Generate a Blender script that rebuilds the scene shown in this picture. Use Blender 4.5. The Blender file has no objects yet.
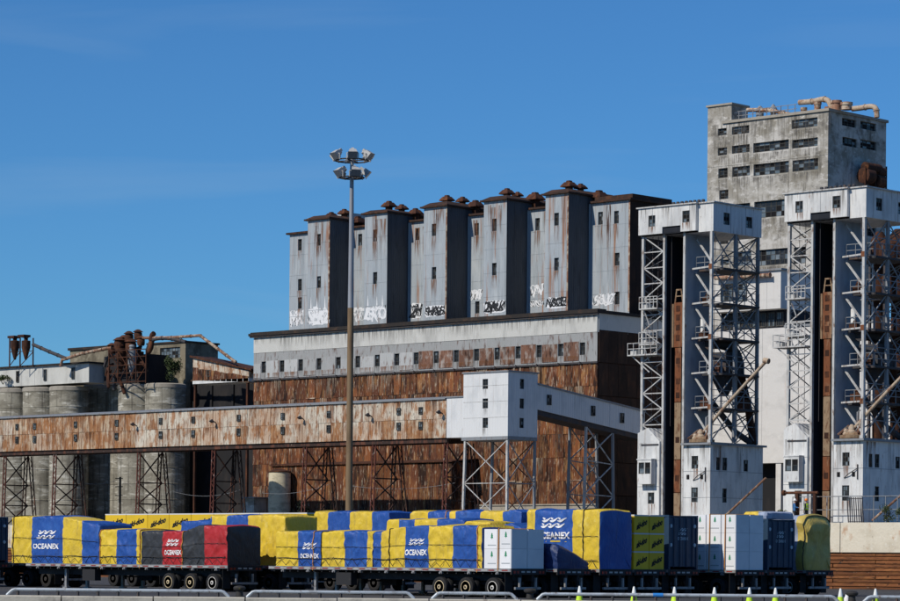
import bpy, bmesh, math, random
from mathutils import Vector, Matrix, noise
random.seed(11)
R = math.radians
scene = bpy.context.scene
col = scene.collection

# ------------------------------------------------------------------ camera
# Buildings stand along the world axes (long fronts face -Y, short ends face +X);
# the camera stands far off across the basin and looks at them over the corner.
FPX = 2850.0; CX, CY = 450.0, 560.0
ROLL = R(0.5); TURN = R(43.0)
CAM = Vector((150.0, -150.0, 1.85))
VIEW = Vector((-math.sin(TURN), math.cos(TURN), 0)); RIGHT = Vector((math.cos(TURN), math.sin(TURN), 0))
cd = bpy.data.cameras.new('camera'); cam = bpy.data.objects.new('camera', cd); col.objects.link(cam)
cd.sensor_width = 36.0; cd.lens = 36.0 * FPX / 900.0
cd.shift_y = (CY - 300.5) / 900.0
cd.clip_start = 1.0; cd.clip_end = 20000.0
cam.location = CAM
cam.rotation_euler = (Matrix.Rotation(TURN, 4, 'Z') @ Matrix.Rotation(R(90), 4, 'X') @ Matrix.Rotation(ROLL, 4, 'Z')).to_euler()
scene.camera = cam

# ------------------------------------------------------------------ sky and sun
SUN_EL = R(40); SUN_A = R(9)
SUN = Vector((-math.sin(SUN_A) * math.cos(SUN_EL), -math.cos(SUN_A) * math.cos(SUN_EL), math.sin(SUN_EL)))
world = bpy.data.worlds.new('World'); scene.world = world; world.use_nodes = True
wn = world.node_tree; wn.nodes.clear()
w_out = wn.nodes.new('ShaderNodeOutputWorld'); w_bg = wn.nodes.new('ShaderNodeBackground')
sky = wn.nodes.new('ShaderNodeTexSky'); sky.sky_type = 'NISHITA'; sky.sun_disc = False
sky.sun_elevation = SUN_EL; sky.sun_rotation = math.atan2(SUN.x, SUN.y)
sky.altitude = 0; sky.air_density = 1.0; sky.dust_density = 0.0; sky.ozone_density = 6.0
w_bg.inputs['Strength'].default_value = 0.088
# a breath of high cirrus
w_tc = wn.nodes.new('ShaderNodeTexCoord'); w_mp = wn.nodes.new('ShaderNodeMapping')
w_mp.inputs['Scale'].default_value = (3, 3, 26); w_mp.inputs['Rotation'].default_value = (R(4), R(-5), 0)
w_no = wn.nodes.new('ShaderNodeTexNoise'); w_no.inputs['Scale'].default_value = 1.6; w_no.inputs['Detail'].default_value = 6; w_no.inputs['Distortion'].default_value = .6
w_mr = wn.nodes.new('ShaderNodeMapRange'); w_mr.inputs['From Min'].default_value = .54; w_mr.inputs['From Max'].default_value = .85; w_mr.inputs['To Max'].default_value = .17
w_mx = wn.nodes.new('ShaderNodeMix'); w_mx.data_type = 'RGBA'; w_mx.inputs['B'].default_value = (4.2, 5.6, 7.0, 1)
wn.links.new(w_tc.outputs['Generated'], w_mp.inputs['Vector']); wn.links.new(w_mp.outputs[0], w_no.inputs['Vector'])
wn.links.new(w_no.outputs['Fac'], w_mr.inputs['Value']); wn.links.new(w_mr.outputs[0], w_mx.inputs['Factor'])
w_ti = wn.nodes.new('ShaderNodeVectorMath'); w_ti.operation = 'MULTIPLY'; w_ti.inputs[1].default_value = (.385, .745, 1.05)   # deep clear-air blue
wn.links.new(sky.outputs[0], w_ti.inputs[0]); wn.links.new(w_ti.outputs[0], w_mx.inputs['A']); wn.links.new(w_mx.outputs['Result'], w_bg.inputs['Color'])
wn.links.new(w_bg.outputs[0], w_out.inputs['Surface'])
sd = bpy.data.lights.new('sun', 'SUN'); sd.energy = 4.0; sd.angle = R(0.53); sd.color = (1.0, 0.93, 0.82)
so = bpy.data.objects.new('sun', sd); col.objects.link(so)
so.rotation_euler = SUN.to_track_quat('Z', 'Y').to_euler(); so.location = (0, -60, 80)
scene.view_settings.view_transform = 'Standard'; scene.view_settings.look = 'None'
scene.view_settings.exposure = 0.0; scene.view_settings.gamma = 1.0; scene.view_settings.use_curve_mapping = False
scene.render.engine = 'CYCLES'

# ------------------------------------------------------------------ survey helpers: photo bearing -> point on a known plane
def ray(px, py):
    dx, dy = px - CX, py - CY
    c, s = math.cos(ROLL), math.sin(ROLL)
    ux, uy = dx * c + dy * s, -dx * s + dy * c
    return VIEW + RIGHT * (ux / FPX) + Vector((0, 0, -uy / FPX))
def onY(px, py, Y): d = ray(px, py); return CAM + d * ((Y - CAM.y) / d.y)
def onX(px, py, X): d = ray(px, py); return CAM + d * ((X - CAM.x) / d.x)
def onD(px, py, D): return CAM + ray(px, py) * D
def onZ(px, py, Z): d = ray(px, py); return CAM + d * ((Z - CAM.z) / d.z)

# ------------------------------------------------------------------ materials
MATS = {}
def mat(name, base, layers=(), rough=.8, metal=0., rnd=0., corr=None, bump=0., bscale=6., spec=.3, coat=0., obj=False, roff=173.0, crease=0.):
    """base colour, then noise layers (colour, (sx,sy,sz), lo, hi, amount) laid over it in world space"""
    m = bpy.data.materials.new(name); m.use_nodes = True; nt = m.node_tree; N = nt.nodes; L = nt.links
    b = N['Principled BSDF']; b.inputs['Roughness'].default_value = rough; b.inputs['Metallic'].default_value = metal
    b.inputs['Specular IOR Level'].default_value = spec
    if coat: b.inputs['Coat Weight'].default_value = coat
    if obj:
        tc = N.new('ShaderNodeTexCoord'); pos = tc.outputs['Object']
    else:
        g = N.new('ShaderNodeNewGeometry'); pos = g.outputs['Position']
    oi = None
    raw = pos
    if rnd:
        oi = N.new('ShaderNodeObjectInfo')
        mu = N.new('ShaderNodeMath'); mu.operation = 'MULTIPLY'; mu.inputs[1].default_value = roff; L.new(oi.outputs['Random'], mu.inputs[0])
        ad = N.new('ShaderNodeVectorMath'); ad.operation = 'ADD'; L.new(pos, ad.inputs[0]); L.new(mu.outputs[0], ad.inputs[1]); pos = ad.outputs[0]
    c0 = N.new('ShaderNodeRGB'); c0.outputs[0].default_value = (*base, 1); cur = c0.outputs[0]
    for (c, s, lo, hi, amt) in layers:
        vm = N.new('ShaderNodeVectorMath'); vm.operation = 'MULTIPLY'; vm.inputs[1].default_value = s; L.new(pos, vm.inputs[0])
        no = N.new('ShaderNodeTexNoise'); no.inputs['Scale'].default_value = 1.0; no.inputs['Detail'].default_value = 5; no.inputs['Roughness'].default_value = .62
        L.new(vm.outputs[0], no.inputs['Vector'])
        mr = N.new('ShaderNodeMapRange'); mr.inputs['From Min'].default_value = lo; mr.inputs['From Max'].default_value = hi; mr.inputs['To Max'].default_value = amt
        L.new(no.outputs['Fac'], mr.inputs['Value'])
        mx = N.new('ShaderNodeMix'); mx.data_type = 'RGBA'; mx.inputs['B'].default_value = (*c, 1)
        L.new(mr.outputs[0], mx.inputs['Factor']); L.new(cur, mx.inputs['A']); cur = mx.outputs['Result']
    if rnd:
        mr = N.new('ShaderNodeMapRange'); mr.inputs['To Min'].default_value = 1 - rnd; mr.inputs['To Max'].default_value = 1 + rnd
        L.new(oi.outputs['Random'], mr.inputs['Value'])
        sc = N.new('ShaderNodeVectorMath'); sc.operation = 'SCALE'; L.new(cur, sc.inputs[0]); L.new(mr.outputs[0], sc.inputs['Scale']); cur = sc.outputs[0]
    L.new(cur, b.inputs['Base Color'])
    h = None
    if corr:
        per, amp = corr
        sp = N.new('ShaderNodeSeparateXYZ'); L.new(raw, sp.inputs[0])
        a = N.new('ShaderNodeMath'); a.operation = 'ADD'; L.new(sp.outputs[0], a.inputs[0]); L.new(sp.outputs[1], a.inputs[1])
        k = N.new('ShaderNodeMath'); k.operation = 'MULTIPLY'; k.inputs[1].default_value = 2 * math.pi / per; L.new(a.outputs[0], k.inputs[0])
        s_ = N.new('ShaderNodeMath'); s_.operation = 'SINE'; L.new(k.outputs[0], s_.inputs[0])
        bp = N.new('ShaderNodeBump'); bp.inputs['Strength'].default_value = 1; bp.inputs['Distance'].default_value = amp
        L.new(s_.outputs[0], bp.inputs['Height']); h = bp.outputs[0]
    if bump:
        no = N.new('ShaderNodeTexNoise'); no.inputs['Scale'].default_value = bscale; no.inputs['Detail'].default_value = 5; L.new(pos, no.inputs['Vector'])
        bp = N.new('ShaderNodeBump'); bp.inputs['Strength'].default_value = 1; bp.inputs['Distance'].default_value = bump
        L.new(no.outputs['Fac'], bp.inputs['Height'])
        if h is not None: L.new(h, bp.inputs['Normal'])
        h = bp.outputs[0]
    if crease:
        vm = N.new('ShaderNodeVectorMath'); vm.operation = 'MULTIPLY'; vm.inputs[1].default_value = (2.6, 2.6, .9); L.new(pos, vm.inputs[0])
        wr = N.new('ShaderNodeTexNoise'); wr.inputs['Scale'].default_value = 1.; wr.inputs['Detail'].default_value = 3; wr.inputs['Distortion'].default_value = 1.2; L.new(vm.outputs[0], wr.inputs['Vector'])
        a1 = N.new('ShaderNodeMath'); a1.operation = 'SUBTRACT'; a1.inputs[1].default_value = .5; L.new(wr.outputs['Fac'], a1.inputs[0])
        a2 = N.new('ShaderNodeMath'); a2.operation = 'ABSOLUTE'; L.new(a1.outputs[0], a2.inputs[0])
        bp = N.new('ShaderNodeBump'); bp.inputs['Strength'].default_value = 1; bp.inputs['Distance'].default_value = crease
        L.new(a2.outputs[0], bp.inputs['Height'])
        if h is not None: L.new(h, bp.inputs['Normal'])
        h = bp.outputs[0]
    if h is not None: L.new(h, b.inputs['Normal'])
    MATS[name] = m
    return m

RUST_D, RUST_M, RUST_O = (.035, .014, .008), (.105, .036, .015), (.23, .085, .025)
mat('rust_sheet', (.12, .042, .020), [((.22, .078, .026), (.3, .3, .22), .46, .58, .8), ((.34, .18, .07), (3.0, 3.0, .5), .53, .63, .8), ((.022, .010, .007), (1.4, 1.4, .4), .50, .60, .92), ((.52, .43, .32), (8, 8, 1.1), .575, .66, .8), ((.03, .012, .008), (11, 11, .35), .53, .66, .65)], rough=.9, rnd=.35, corr=(.21, .03), bump=.012)
mat('rust_end_shaded', (.034, .019, .013), [((.065, .030, .017), (1.2, 1.2, .6), .48, .62, .8), ((.015, .010, .008), (2, 2, .5), .52, .66, .8)], rough=.95, rnd=.3)  # darkened sheet rust: shade of the +X end put into the colour
mat('rust_dark', RUST_D, [(RUST_M, (1.5, 1.5, .6), .45, .7, .8), (RUST_O, (4, 4, 1.2), .58, .75, .6)], rough=.9, bump=.01)
mat('rust_pipe', (.24, .13, .085), [((.46, .39, .30), (1.5, 1.5, 1.5), .47, .58, .85), (RUST_D, (2.4, 2.4, 1), .53, .66, .85), ((.26, .10, .04), (4, 4, 4), .55, .66, .7)], rough=.85, rnd=.2)
mat('boom_tan', (.42, .33, .24), [((.22, .10, .05), (2, 2, 2), .5, .62, .85), ((.6, .55, .47), (5, 5, 5), .58, .68, .7)], rough=.8)
mat('roof_rust', (.045, .026, .019), [((.10, .042, .022), (1.2, 1.2, 1.2), .5, .64, .85), ((.02, .016, .014), (2.5, 2.5, 2.5), .52, .66, .8)], rough=.95, bump=.02)
mat('rust_machine', (.065, .026, .015), [((.17, .062, .022), (2, 2, 1), .5, .65, .8), (RUST_D, (2.4, 2.4, 1.3), .48, .66, .9)], rough=.9, rnd=.3)
mat('leg_rust', (.17, .06, .025), [((.30, .20, .12), (1.5, 1.5, .4), .5, .66, .8), (RUST_D, (4, 4, 1.4), .52, .68, .9)], rough=.9, bump=.02)
mat('leg_tan', (.26, .18, .11), [(RUST_M, (3, 3, 1.2), .5, .66, .85), (RUST_D, (5, 5, 2), .56, .7, .7)], rough=.9, bump=.02)
mat('gallery_sheet', (.54, .49, .40), [((.34, .15, .052), (.30, .30, .30), .46, .58, .5), ((.30, .125, .042), (1.5, 1.5, .7), .50, .60, .85), ((.15, .052, .02), (6, 6, .45), .51, .62, .8), ((.62, .57, .48), (8, 8, 1.0), .58, .68, .85), ((.045, .02, .012), (9, 9, 2.0), .585, .67, .85)], rough=.85, rnd=.08, roff=.2, corr=(.26, .02), bump=.008)
mat('gallery_rusty', (.50, .40, .28), [((.34, .15, .052), (.30, .30, .30), .46, .58, .8), ((.30, .125, .042), (1.5, 1.5, .7), .45, .56, .85), ((.15, .052, .02), (6, 6, .45), .47, .59, .8), ((.62, .57, .48), (8, 8, 1.0), .58, .68, .85), ((.045, .02, .012), (9, 9, 2.0), .585, .67, .85)], rough=.85, rnd=.08, roff=.2, corr=(.26, .02), bump=.008)
mat('silo_sheet', (.33, .365, .39), [((.43, .46, .47), (.9, .9, .25), .5, .7, .8), ((.21, .235, .25), (2.6, 2.6, .2), .50, .68, .8), ((.27, .11, .04), (1.6, 1.6, .09), .565, .67, .85), ((.18, .09, .05), (6, 6, .5), .64, .74, .7)], rough=.6, corr=(.3, .014), bump=.006)
mat('dark_end_sheet', (.075, .08, .088), [((.04, .042, .047), (1.5, 1.5, .25), .5, .7, .8), ((.11, .12, .13), (.8, .8, .3), .56, .72, .6)], rough=.8, corr=(.3, .012))  # darker than the silo sheet, used on the +X end of each pier
mat('pale_plaster', (.50, .50, .47), [((.36, .36, .34), (.5, .5, .22), .48, .66, .8), ((.58, .58, .56), (2, 2, .7), .55, .7, .6), ((.22, .20, .18), (3.5, 3.5, .35), .62, .76, .6)], rough=.9, bump=.01)
mat('band_sheet', (.36, .37, .365), [((.40, .40, .40), (1.2, 1.2, .6), .45, .65, .8), (RUST_M, (2.2, 2.2, .5), .56, .68, .9), (RUST_D, (4, 4, 1.0), .60, .72, .8)], rough=.8, rnd=.2, corr=(.21, .014))
mat('band_rust', (.17, .085, .055), [((.34, .31, .28), (1.8, 1.8, .8), .48, .62, .85), (RUST_D, (3, 3, .8), .5, .64, .9)], rough=.9, rnd=.25, corr=(.21, .014))
mat('white_paint', (.65, .65, .63), [((.45, .46, .46), (.8, .8, .3), .46, .62, .75), ((.30, .27, .24), (4.5, 4.5, .3), .54, .68, .6), ((.22, .11, .06), (7, 7, .9), .62, .71, .8), ((.12, .10, .09), (3, 3, 2), .64, .74, .6)], rough=.6, corr=(.5, .008), bump=.008)
mat('house_white', (.63, .64, .64), [((.50, .52, .53), (.9, .9, .4), .50, .66, .7), ((.40, .36, .32), (5, 5, .2), .58, .72, .5), ((.30, .18, .11), (6, 6, .5), .66, .75, .7)], rough=.6, corr=(.3, .008), bump=.006)
mat('white_steel', (.47, .47, .455), [((.28, .26, .24), (2.5, 2.5, 1), .50, .64, .8), ((.16, .085, .05), (4, 4, 1.4), .57, .66, .85)], rough=.65)
mat('shaft_shaded', (.30, .34, .40), [((.22, .25, .30), (.9, .9, .3), .5, .68, .8), ((.20, .13, .09), (4, 4, .5), .64, .74, .6)], rough=.6)  # blue-grey carries the shade of the shaft's +X side in its colour
mat('grey_steel', (.22, .235, .25), [((.15, .09, .06), (3, 3, .8), .54, .68, .8)], rough=.6)
mat('dark_steel', (.045, .045, .05), [((.10, .06, .04), (2, 2, .8), .5, .68, .8)], rough=.75)
mat('trestle_steel', (.035, .022, .018), [((.13, .05, .03), (2, 2, .6), .5, .66, .9), ((.40, .34, .28), (3.5, 3.5, 1.1), .66, .72, .8)], rough=.85)
mat('trestle_red', (.11, .035, .025), [((.45, .40, .36), (3, 3, 1.6), .60, .68, .85), (RUST_D, (3, 3, 1), .52, .66, .8)], rough=.85)
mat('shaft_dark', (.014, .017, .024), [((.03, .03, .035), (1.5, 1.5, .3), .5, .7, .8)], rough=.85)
mat('roof_tar', (.028, .024, .022), [((.075, .045, .03), (.9, .9, .9), .5, .7, .9)], rough=.95, bump=.02)
mat('concrete', (.30, .28, .24), [((.52, .50, .46), (.22, .22, .42), .44, .58, .95), ((.20, .18, .14), (.5, .5, .35), .50, .64, .85), ((.58, .56, .52), (1.7, 1.7, 2.6), .57, .67, .8), ((.11, .10, .08), (2.6, 2.6, .22), .57, .70, .85), ((.13, .12, .105), (.7, .7, 1.0), .55, .67, .7)], rough=.95, bump=.03, bscale=2.)
mat('concrete_trim', (.33, .30, .25), [((.2, .18, .15), (1.5, 1.5, 1), .5, .7, .7)], rough=.95)
mat('silo_concrete', (.30, .28, .225), [((.17, .155, .12), (.35, .35, .8), .45, .58, .85), ((.52, .50, .43), (.5, .5, 2.2), .555, .62, .85), ((.07, .062, .05), (2.6, 2.6, .14), .55, .68, .85), ((.14, .125, .10), (3, 3, 4), .56, .68, .7)], rough=.95, bump=.03, bscale=2.)
mat('quay_concrete', (.64, .58, .46), [((.52, .46, .35), (.5, .5, .8), .48, .66, .8), ((.40, .16, .05), (.9, .9, .5), .57, .69, .85), ((.70, .66, .56), (2, 2, 2), .56, .68, .6), ((.25, .20, .15), (3, 3, 1.5), .62, .74, .6)], rough=.9, bump=.02)
mat('kerb_concrete', (.46, .43, .36), [((.30, .28, .24), (.9, .9, 2.5), .48, .64, .8), ((.56, .53, .46), (4, 4, 6), .56, .7, .6), ((.16, .14, .12), (2.5, 2.5, .8), .60, .72, .7)], rough=.95, bump=.012)
mat('timber', (.17, .062, .022), [((.27, .11, .035), (1.2, 1.2, 6), .5, .64, .8), ((.05, .022, .012), (.8, .8, 9), .52, .66, .9), ((.02, .012, .009), (2.2, 2.2, 2.2), .62, .70, .9), ((.38, .30, .22), (3, 3, 5), .66, .74, .6)], rough=.85, rnd=.25, bump=.02)
mat('brown_concrete', (.20, .175, .125), [((.10, .085, .06), (.8, .8, .5), .46, .6, .85), ((.30, .27, .20), (1.6, 1.6, 1.6), .55, .66, .7)], rough=.95, bump=.03, bscale=2.)
mat('shade_black', (.016, .016, .018), [((.035, .03, .028), (.8, .8, .3), .5, .7, .8)], rough=.95)  # near-black colour standing for shade in the wall gap and shed bay
mat('asphalt', (.05, .05, .052), [((.08, .078, .074), (.12, .12, .12), .45, .65, .8), ((.03, .03, .03), (1.5, 1.5, 1.5), .55, .7, .7)], rough=.95, bump=.01)
mat('wharf_top', (.16, .15, .13), [((.24, .22, .19), (.2, .2, .2), .45, .65, .8)], rough=.95)
mat('shed_white', (.60, .585, .56), [((.48, .47, .45), (.35, .35, .7), .5, .66, .8), ((.50, .42, .37), (2.2, 2.2, .25), .58, .7, .6), ((.68, .67, .64), (1.6, 1.6, 1.6), .58, .7, .5)], rough=.9, bump=.01)
mat('glass_dark', (.014, .016, .018), [((.05, .055, .06), (1.4, 1.4, 1.4), .5, .62, .8)], rough=.35, spec=.4)
mat('glass_grey', (.10, .13, .15), [((.2, .23, .25), (1.2, 1.2, 1.2), .48, .6, .8)], rough=.3, spec=.5)
mat('void', (.008, .008, .009), rough=1.)
mat('frame_dark', (.06, .06, .055), [((.2, .17, .14), (4, 4, 4), .58, .7, .7)], rough=.8)
mat('frame_pale', (.45, .45, .42), rough=.7)
mat('lettering_white', (.78, .78, .78), rough=.7)
mat('graffiti_white', (.70, .71, .72), [((.5, .52, .54), (3, 3, 3), .5, .7, .6)], rough=.8)
mat('graffiti_black', (.02, .022, .026), rough=.8)
mat('lettering_black', (.012, .012, .012), rough=.7)
mat('lettering_pale', (.42, .52, .58), rough=.7)
TW = dict(rough=.5, spec=.4, bump=.02, bscale=5., crease=.055)
mat('tarp_yellow', (.68, .48, .035), [((.56, .39, .04), (1.1, 1.1, 1.1), .47, .63, .85), ((.36, .27, .06), (5, 5, .6), .55, .68, .65), ((.74, .58, .14), (2, 2, 2), .6, .7, .6)], **TW)
mat('tarp_blue', (.018, .075, .31), [((.03, .11, .38), (1.3, 1.3, 1.3), .5, .66, .8), ((.03, .05, .14), (5, 5, .7), .56, .70, .65)], **TW)
mat('tarp_mustard', (.50, .38, .09), [((.38, .29, .08), (1.6, 1.6, 1.6), .48, .66, .8), ((.60, .50, .2), (3, 3, 3), .58, .7, .5)], **TW)
mat('tarp_navy', (.012, .03, .11), [((.02, .045, .15), (1.3, 1.3, 1.3), .5, .7, .8)], **TW)
mat('tarp_red', (.40, .022, .025), [((.30, .02, .02), (1.3, 1.3, 1.3), .48, .68, .8)], **TW)
mat('tarp_black', (.032, .034, .038), [((.055, .057, .06), (1.3, 1.3, 1.3), .5, .7, .8)], **TW)
mat('tarp_greyblue', (.30, .35, .46), [((.20, .25, .36), (1.6, 1.6, 1.6), .48, .64, .8), ((.50, .52, .55), (3, 3, 3), .6, .72, .7)], **TW)
mat('box_white', (.74, .75, .76), [((.62, .64, .66), (1.1, 1.1, 1.1), .5, .7, .6)], rough=.55, rnd=.05)
mat('box_yellow', (.68, .45, .02), [((.52, .38, .03), (1.6, 1.6, 1.6), .5, .7, .7)], rough=.6, rnd=.1)
mat('box_trim', (.60, .60, .58), rough=.7)
mat('logo_green', (.02, .22, .10), rough=.6)
mat('logo_grey', (.35, .38, .40), rough=.6)
mat('navy_paint', (.018, .045, .085), [((.03, .06, .10), (1.2, 1.2, 1.2), .5, .7, .7)], rough=.5)
mat('strap', (.03, .03, .032), rough=.8)
mat('strap_orange', (.50, .22, .05), rough=.8)
mat('trailer_steel', (.022, .022, .024), [((.06, .05, .045), (2, 2, 2), .55, .7, .7)], rough=.7)
mat('trailer_rail', (.30, .30, .30), [((.12, .10, .09), (3, 3, 3), .5, .66, .8)], rough=.5, metal=.3)
mat('deck_wood', (.12, .085, .055), [((.06, .045, .03), (3, 3, 3), .5, .7, .7)], rough=.9)
mat('reflector_red', (.26, .03, .02), rough=.35)
mat('reflector_white', (.42, .41, .39), rough=.35)
mat('tyre', (.016, .016, .017), [((.035, .033, .03), (5, 5, 5), .5, .7, .8)], rough=.85)
mat('rim_shaded', (.05, .045, .04), rough=.7)  # rear-row rims darkened: shade under the trailers painted into the colour
mat('rim_cream', (.62, .50, .30), [((.16, .09, .05), (7, 7, 7), .55, .66, .8)], rough=.55)
mat('rim_white', (.62, .60, .55), [((.2, .15, .1), (7, 7, 7), .56, .7, .8)], rough=.55)
mat('rail_paint', (.42, .47, .51), [((.26, .27, .28), (2, 2, 2), .5, .64, .8), ((.14, .08, .05), (5, 5, 5), .6, .68, .8)], rough=.45, metal=.2)
mat('blue_sleeve', (.03, .22, .60), rough=.5)
mat('cone_lime', (.55, .80, .04), rough=.5)
mat('cone_white', (.75, .76, .72), rough=.35)
mat('rubber', (.02, .02, .02), rough=.8)
mat('bollard_iron', (.03, .028, .026), [((.25, .22, .03), (4, 4, 4), .62, .7, .7)], rough=.7)
mat('pole_grey', (.30, .31, .33), [((.22, .22, .23), (3, 3, .4), .5, .7, .7)], rough=.5, metal=.3)
mat('pole_brown', (.20, .135, .075), [((.11, .07, .04), (3, 3, .5), .5, .7, .8)], rough=.7)
mat('lamp_housing', (.42, .42, .41), [((.25, .24, .22), (5, 5, 5), .5, .7, .7)], rough=.5)
mat('lamp_glass', (.20, .22, .24), rough=.15, spec=.6)
mat('tank_cream', (.60, .54, .40), [((.30, .27, .19), (1, 1, 2), .48, .66, .8), ((.10, .09, .08), (2, 2, .6), .60, .72, .8)], rough=.8)
mat('leaf', (.045, .065, .020), [((.075, .085, .025), (3, 3, 3), .5, .65, .8), ((.03, .05, .015), (2, 2, 2), .5, .65, .8)], rough=.7)
mat('leaf_dark', (.016, .022, .012), rough=.8)
mat('bark', (.05, .04, .03), rough=.9)
mat('skin', (.42, .25, .17), rough=.6)
mat('cloth_blue', (.05, .16, .36), rough=.8)
mat('cloth_dark', (.02, .022, .03), rough=.85)
mat('hivis', (.48, .72, .04), rough=.7)
mat('hivis_orange', (.75, .20, .03), rough=.6)
mat('hat_white', (.75, .74, .72), rough=.4)
mat('red_lamp', (.6, .03, .02), rough=.4)
def water_mat():
    m = mat('water', (.012, .022, .03), rough=.08, bump=.05, bscale=.8, spec=.5); return m
water_mat()

def stain_mat(name, c, dens):
    m = bpy.data.materials.new(name); m.use_nodes = True; nt = m.node_tree; N = nt.nodes; L = nt.links
    b = N['Principled BSDF']; b.inputs['Base Color'].default_value = (*c, 1); b.inputs['Roughness'].default_value = .9
    tc = N.new('ShaderNodeTexCoord'); sp = N.new('ShaderNodeSeparateXYZ'); L.new(tc.outputs['Generated'], sp.inputs[0])
    g = N.new('ShaderNodeNewGeometry'); vm = N.new('ShaderNodeVectorMath'); vm.operation = 'MULTIPLY'; vm.inputs[1].default_value = (7, 7, .5); L.new(g.outputs['Position'], vm.inputs[0])
    no = N.new('ShaderNodeTexNoise'); no.inputs['Scale'].default_value = 1; no.inputs['Detail'].default_value = 4; L.new(vm.outputs[0], no.inputs['Vector'])
    mr = N.new('ShaderNodeMapRange'); mr.inputs['From Min'].default_value = .42; mr.inputs['From Max'].default_value = .66; mr.inputs['To Max'].default_value = dens; L.new(no.outputs['Fac'], mr.inputs['Value'])
    mu = N.new('ShaderNodeMath'); mu.operation = 'MULTIPLY'; L.new(mr.outputs[0], mu.inputs[0]); L.new(sp.outputs[2], mu.inputs[1])
    L.new(mu.outputs[0], b.inputs['Alpha']); MATS[name] = m
stain_mat('pale_stain', (.46, .37, .27), .8); stain_mat('rust_stain', (.20, .085, .035), 1.0); stain_mat('soot_stain', (.10, .09, .08), .55)
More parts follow.
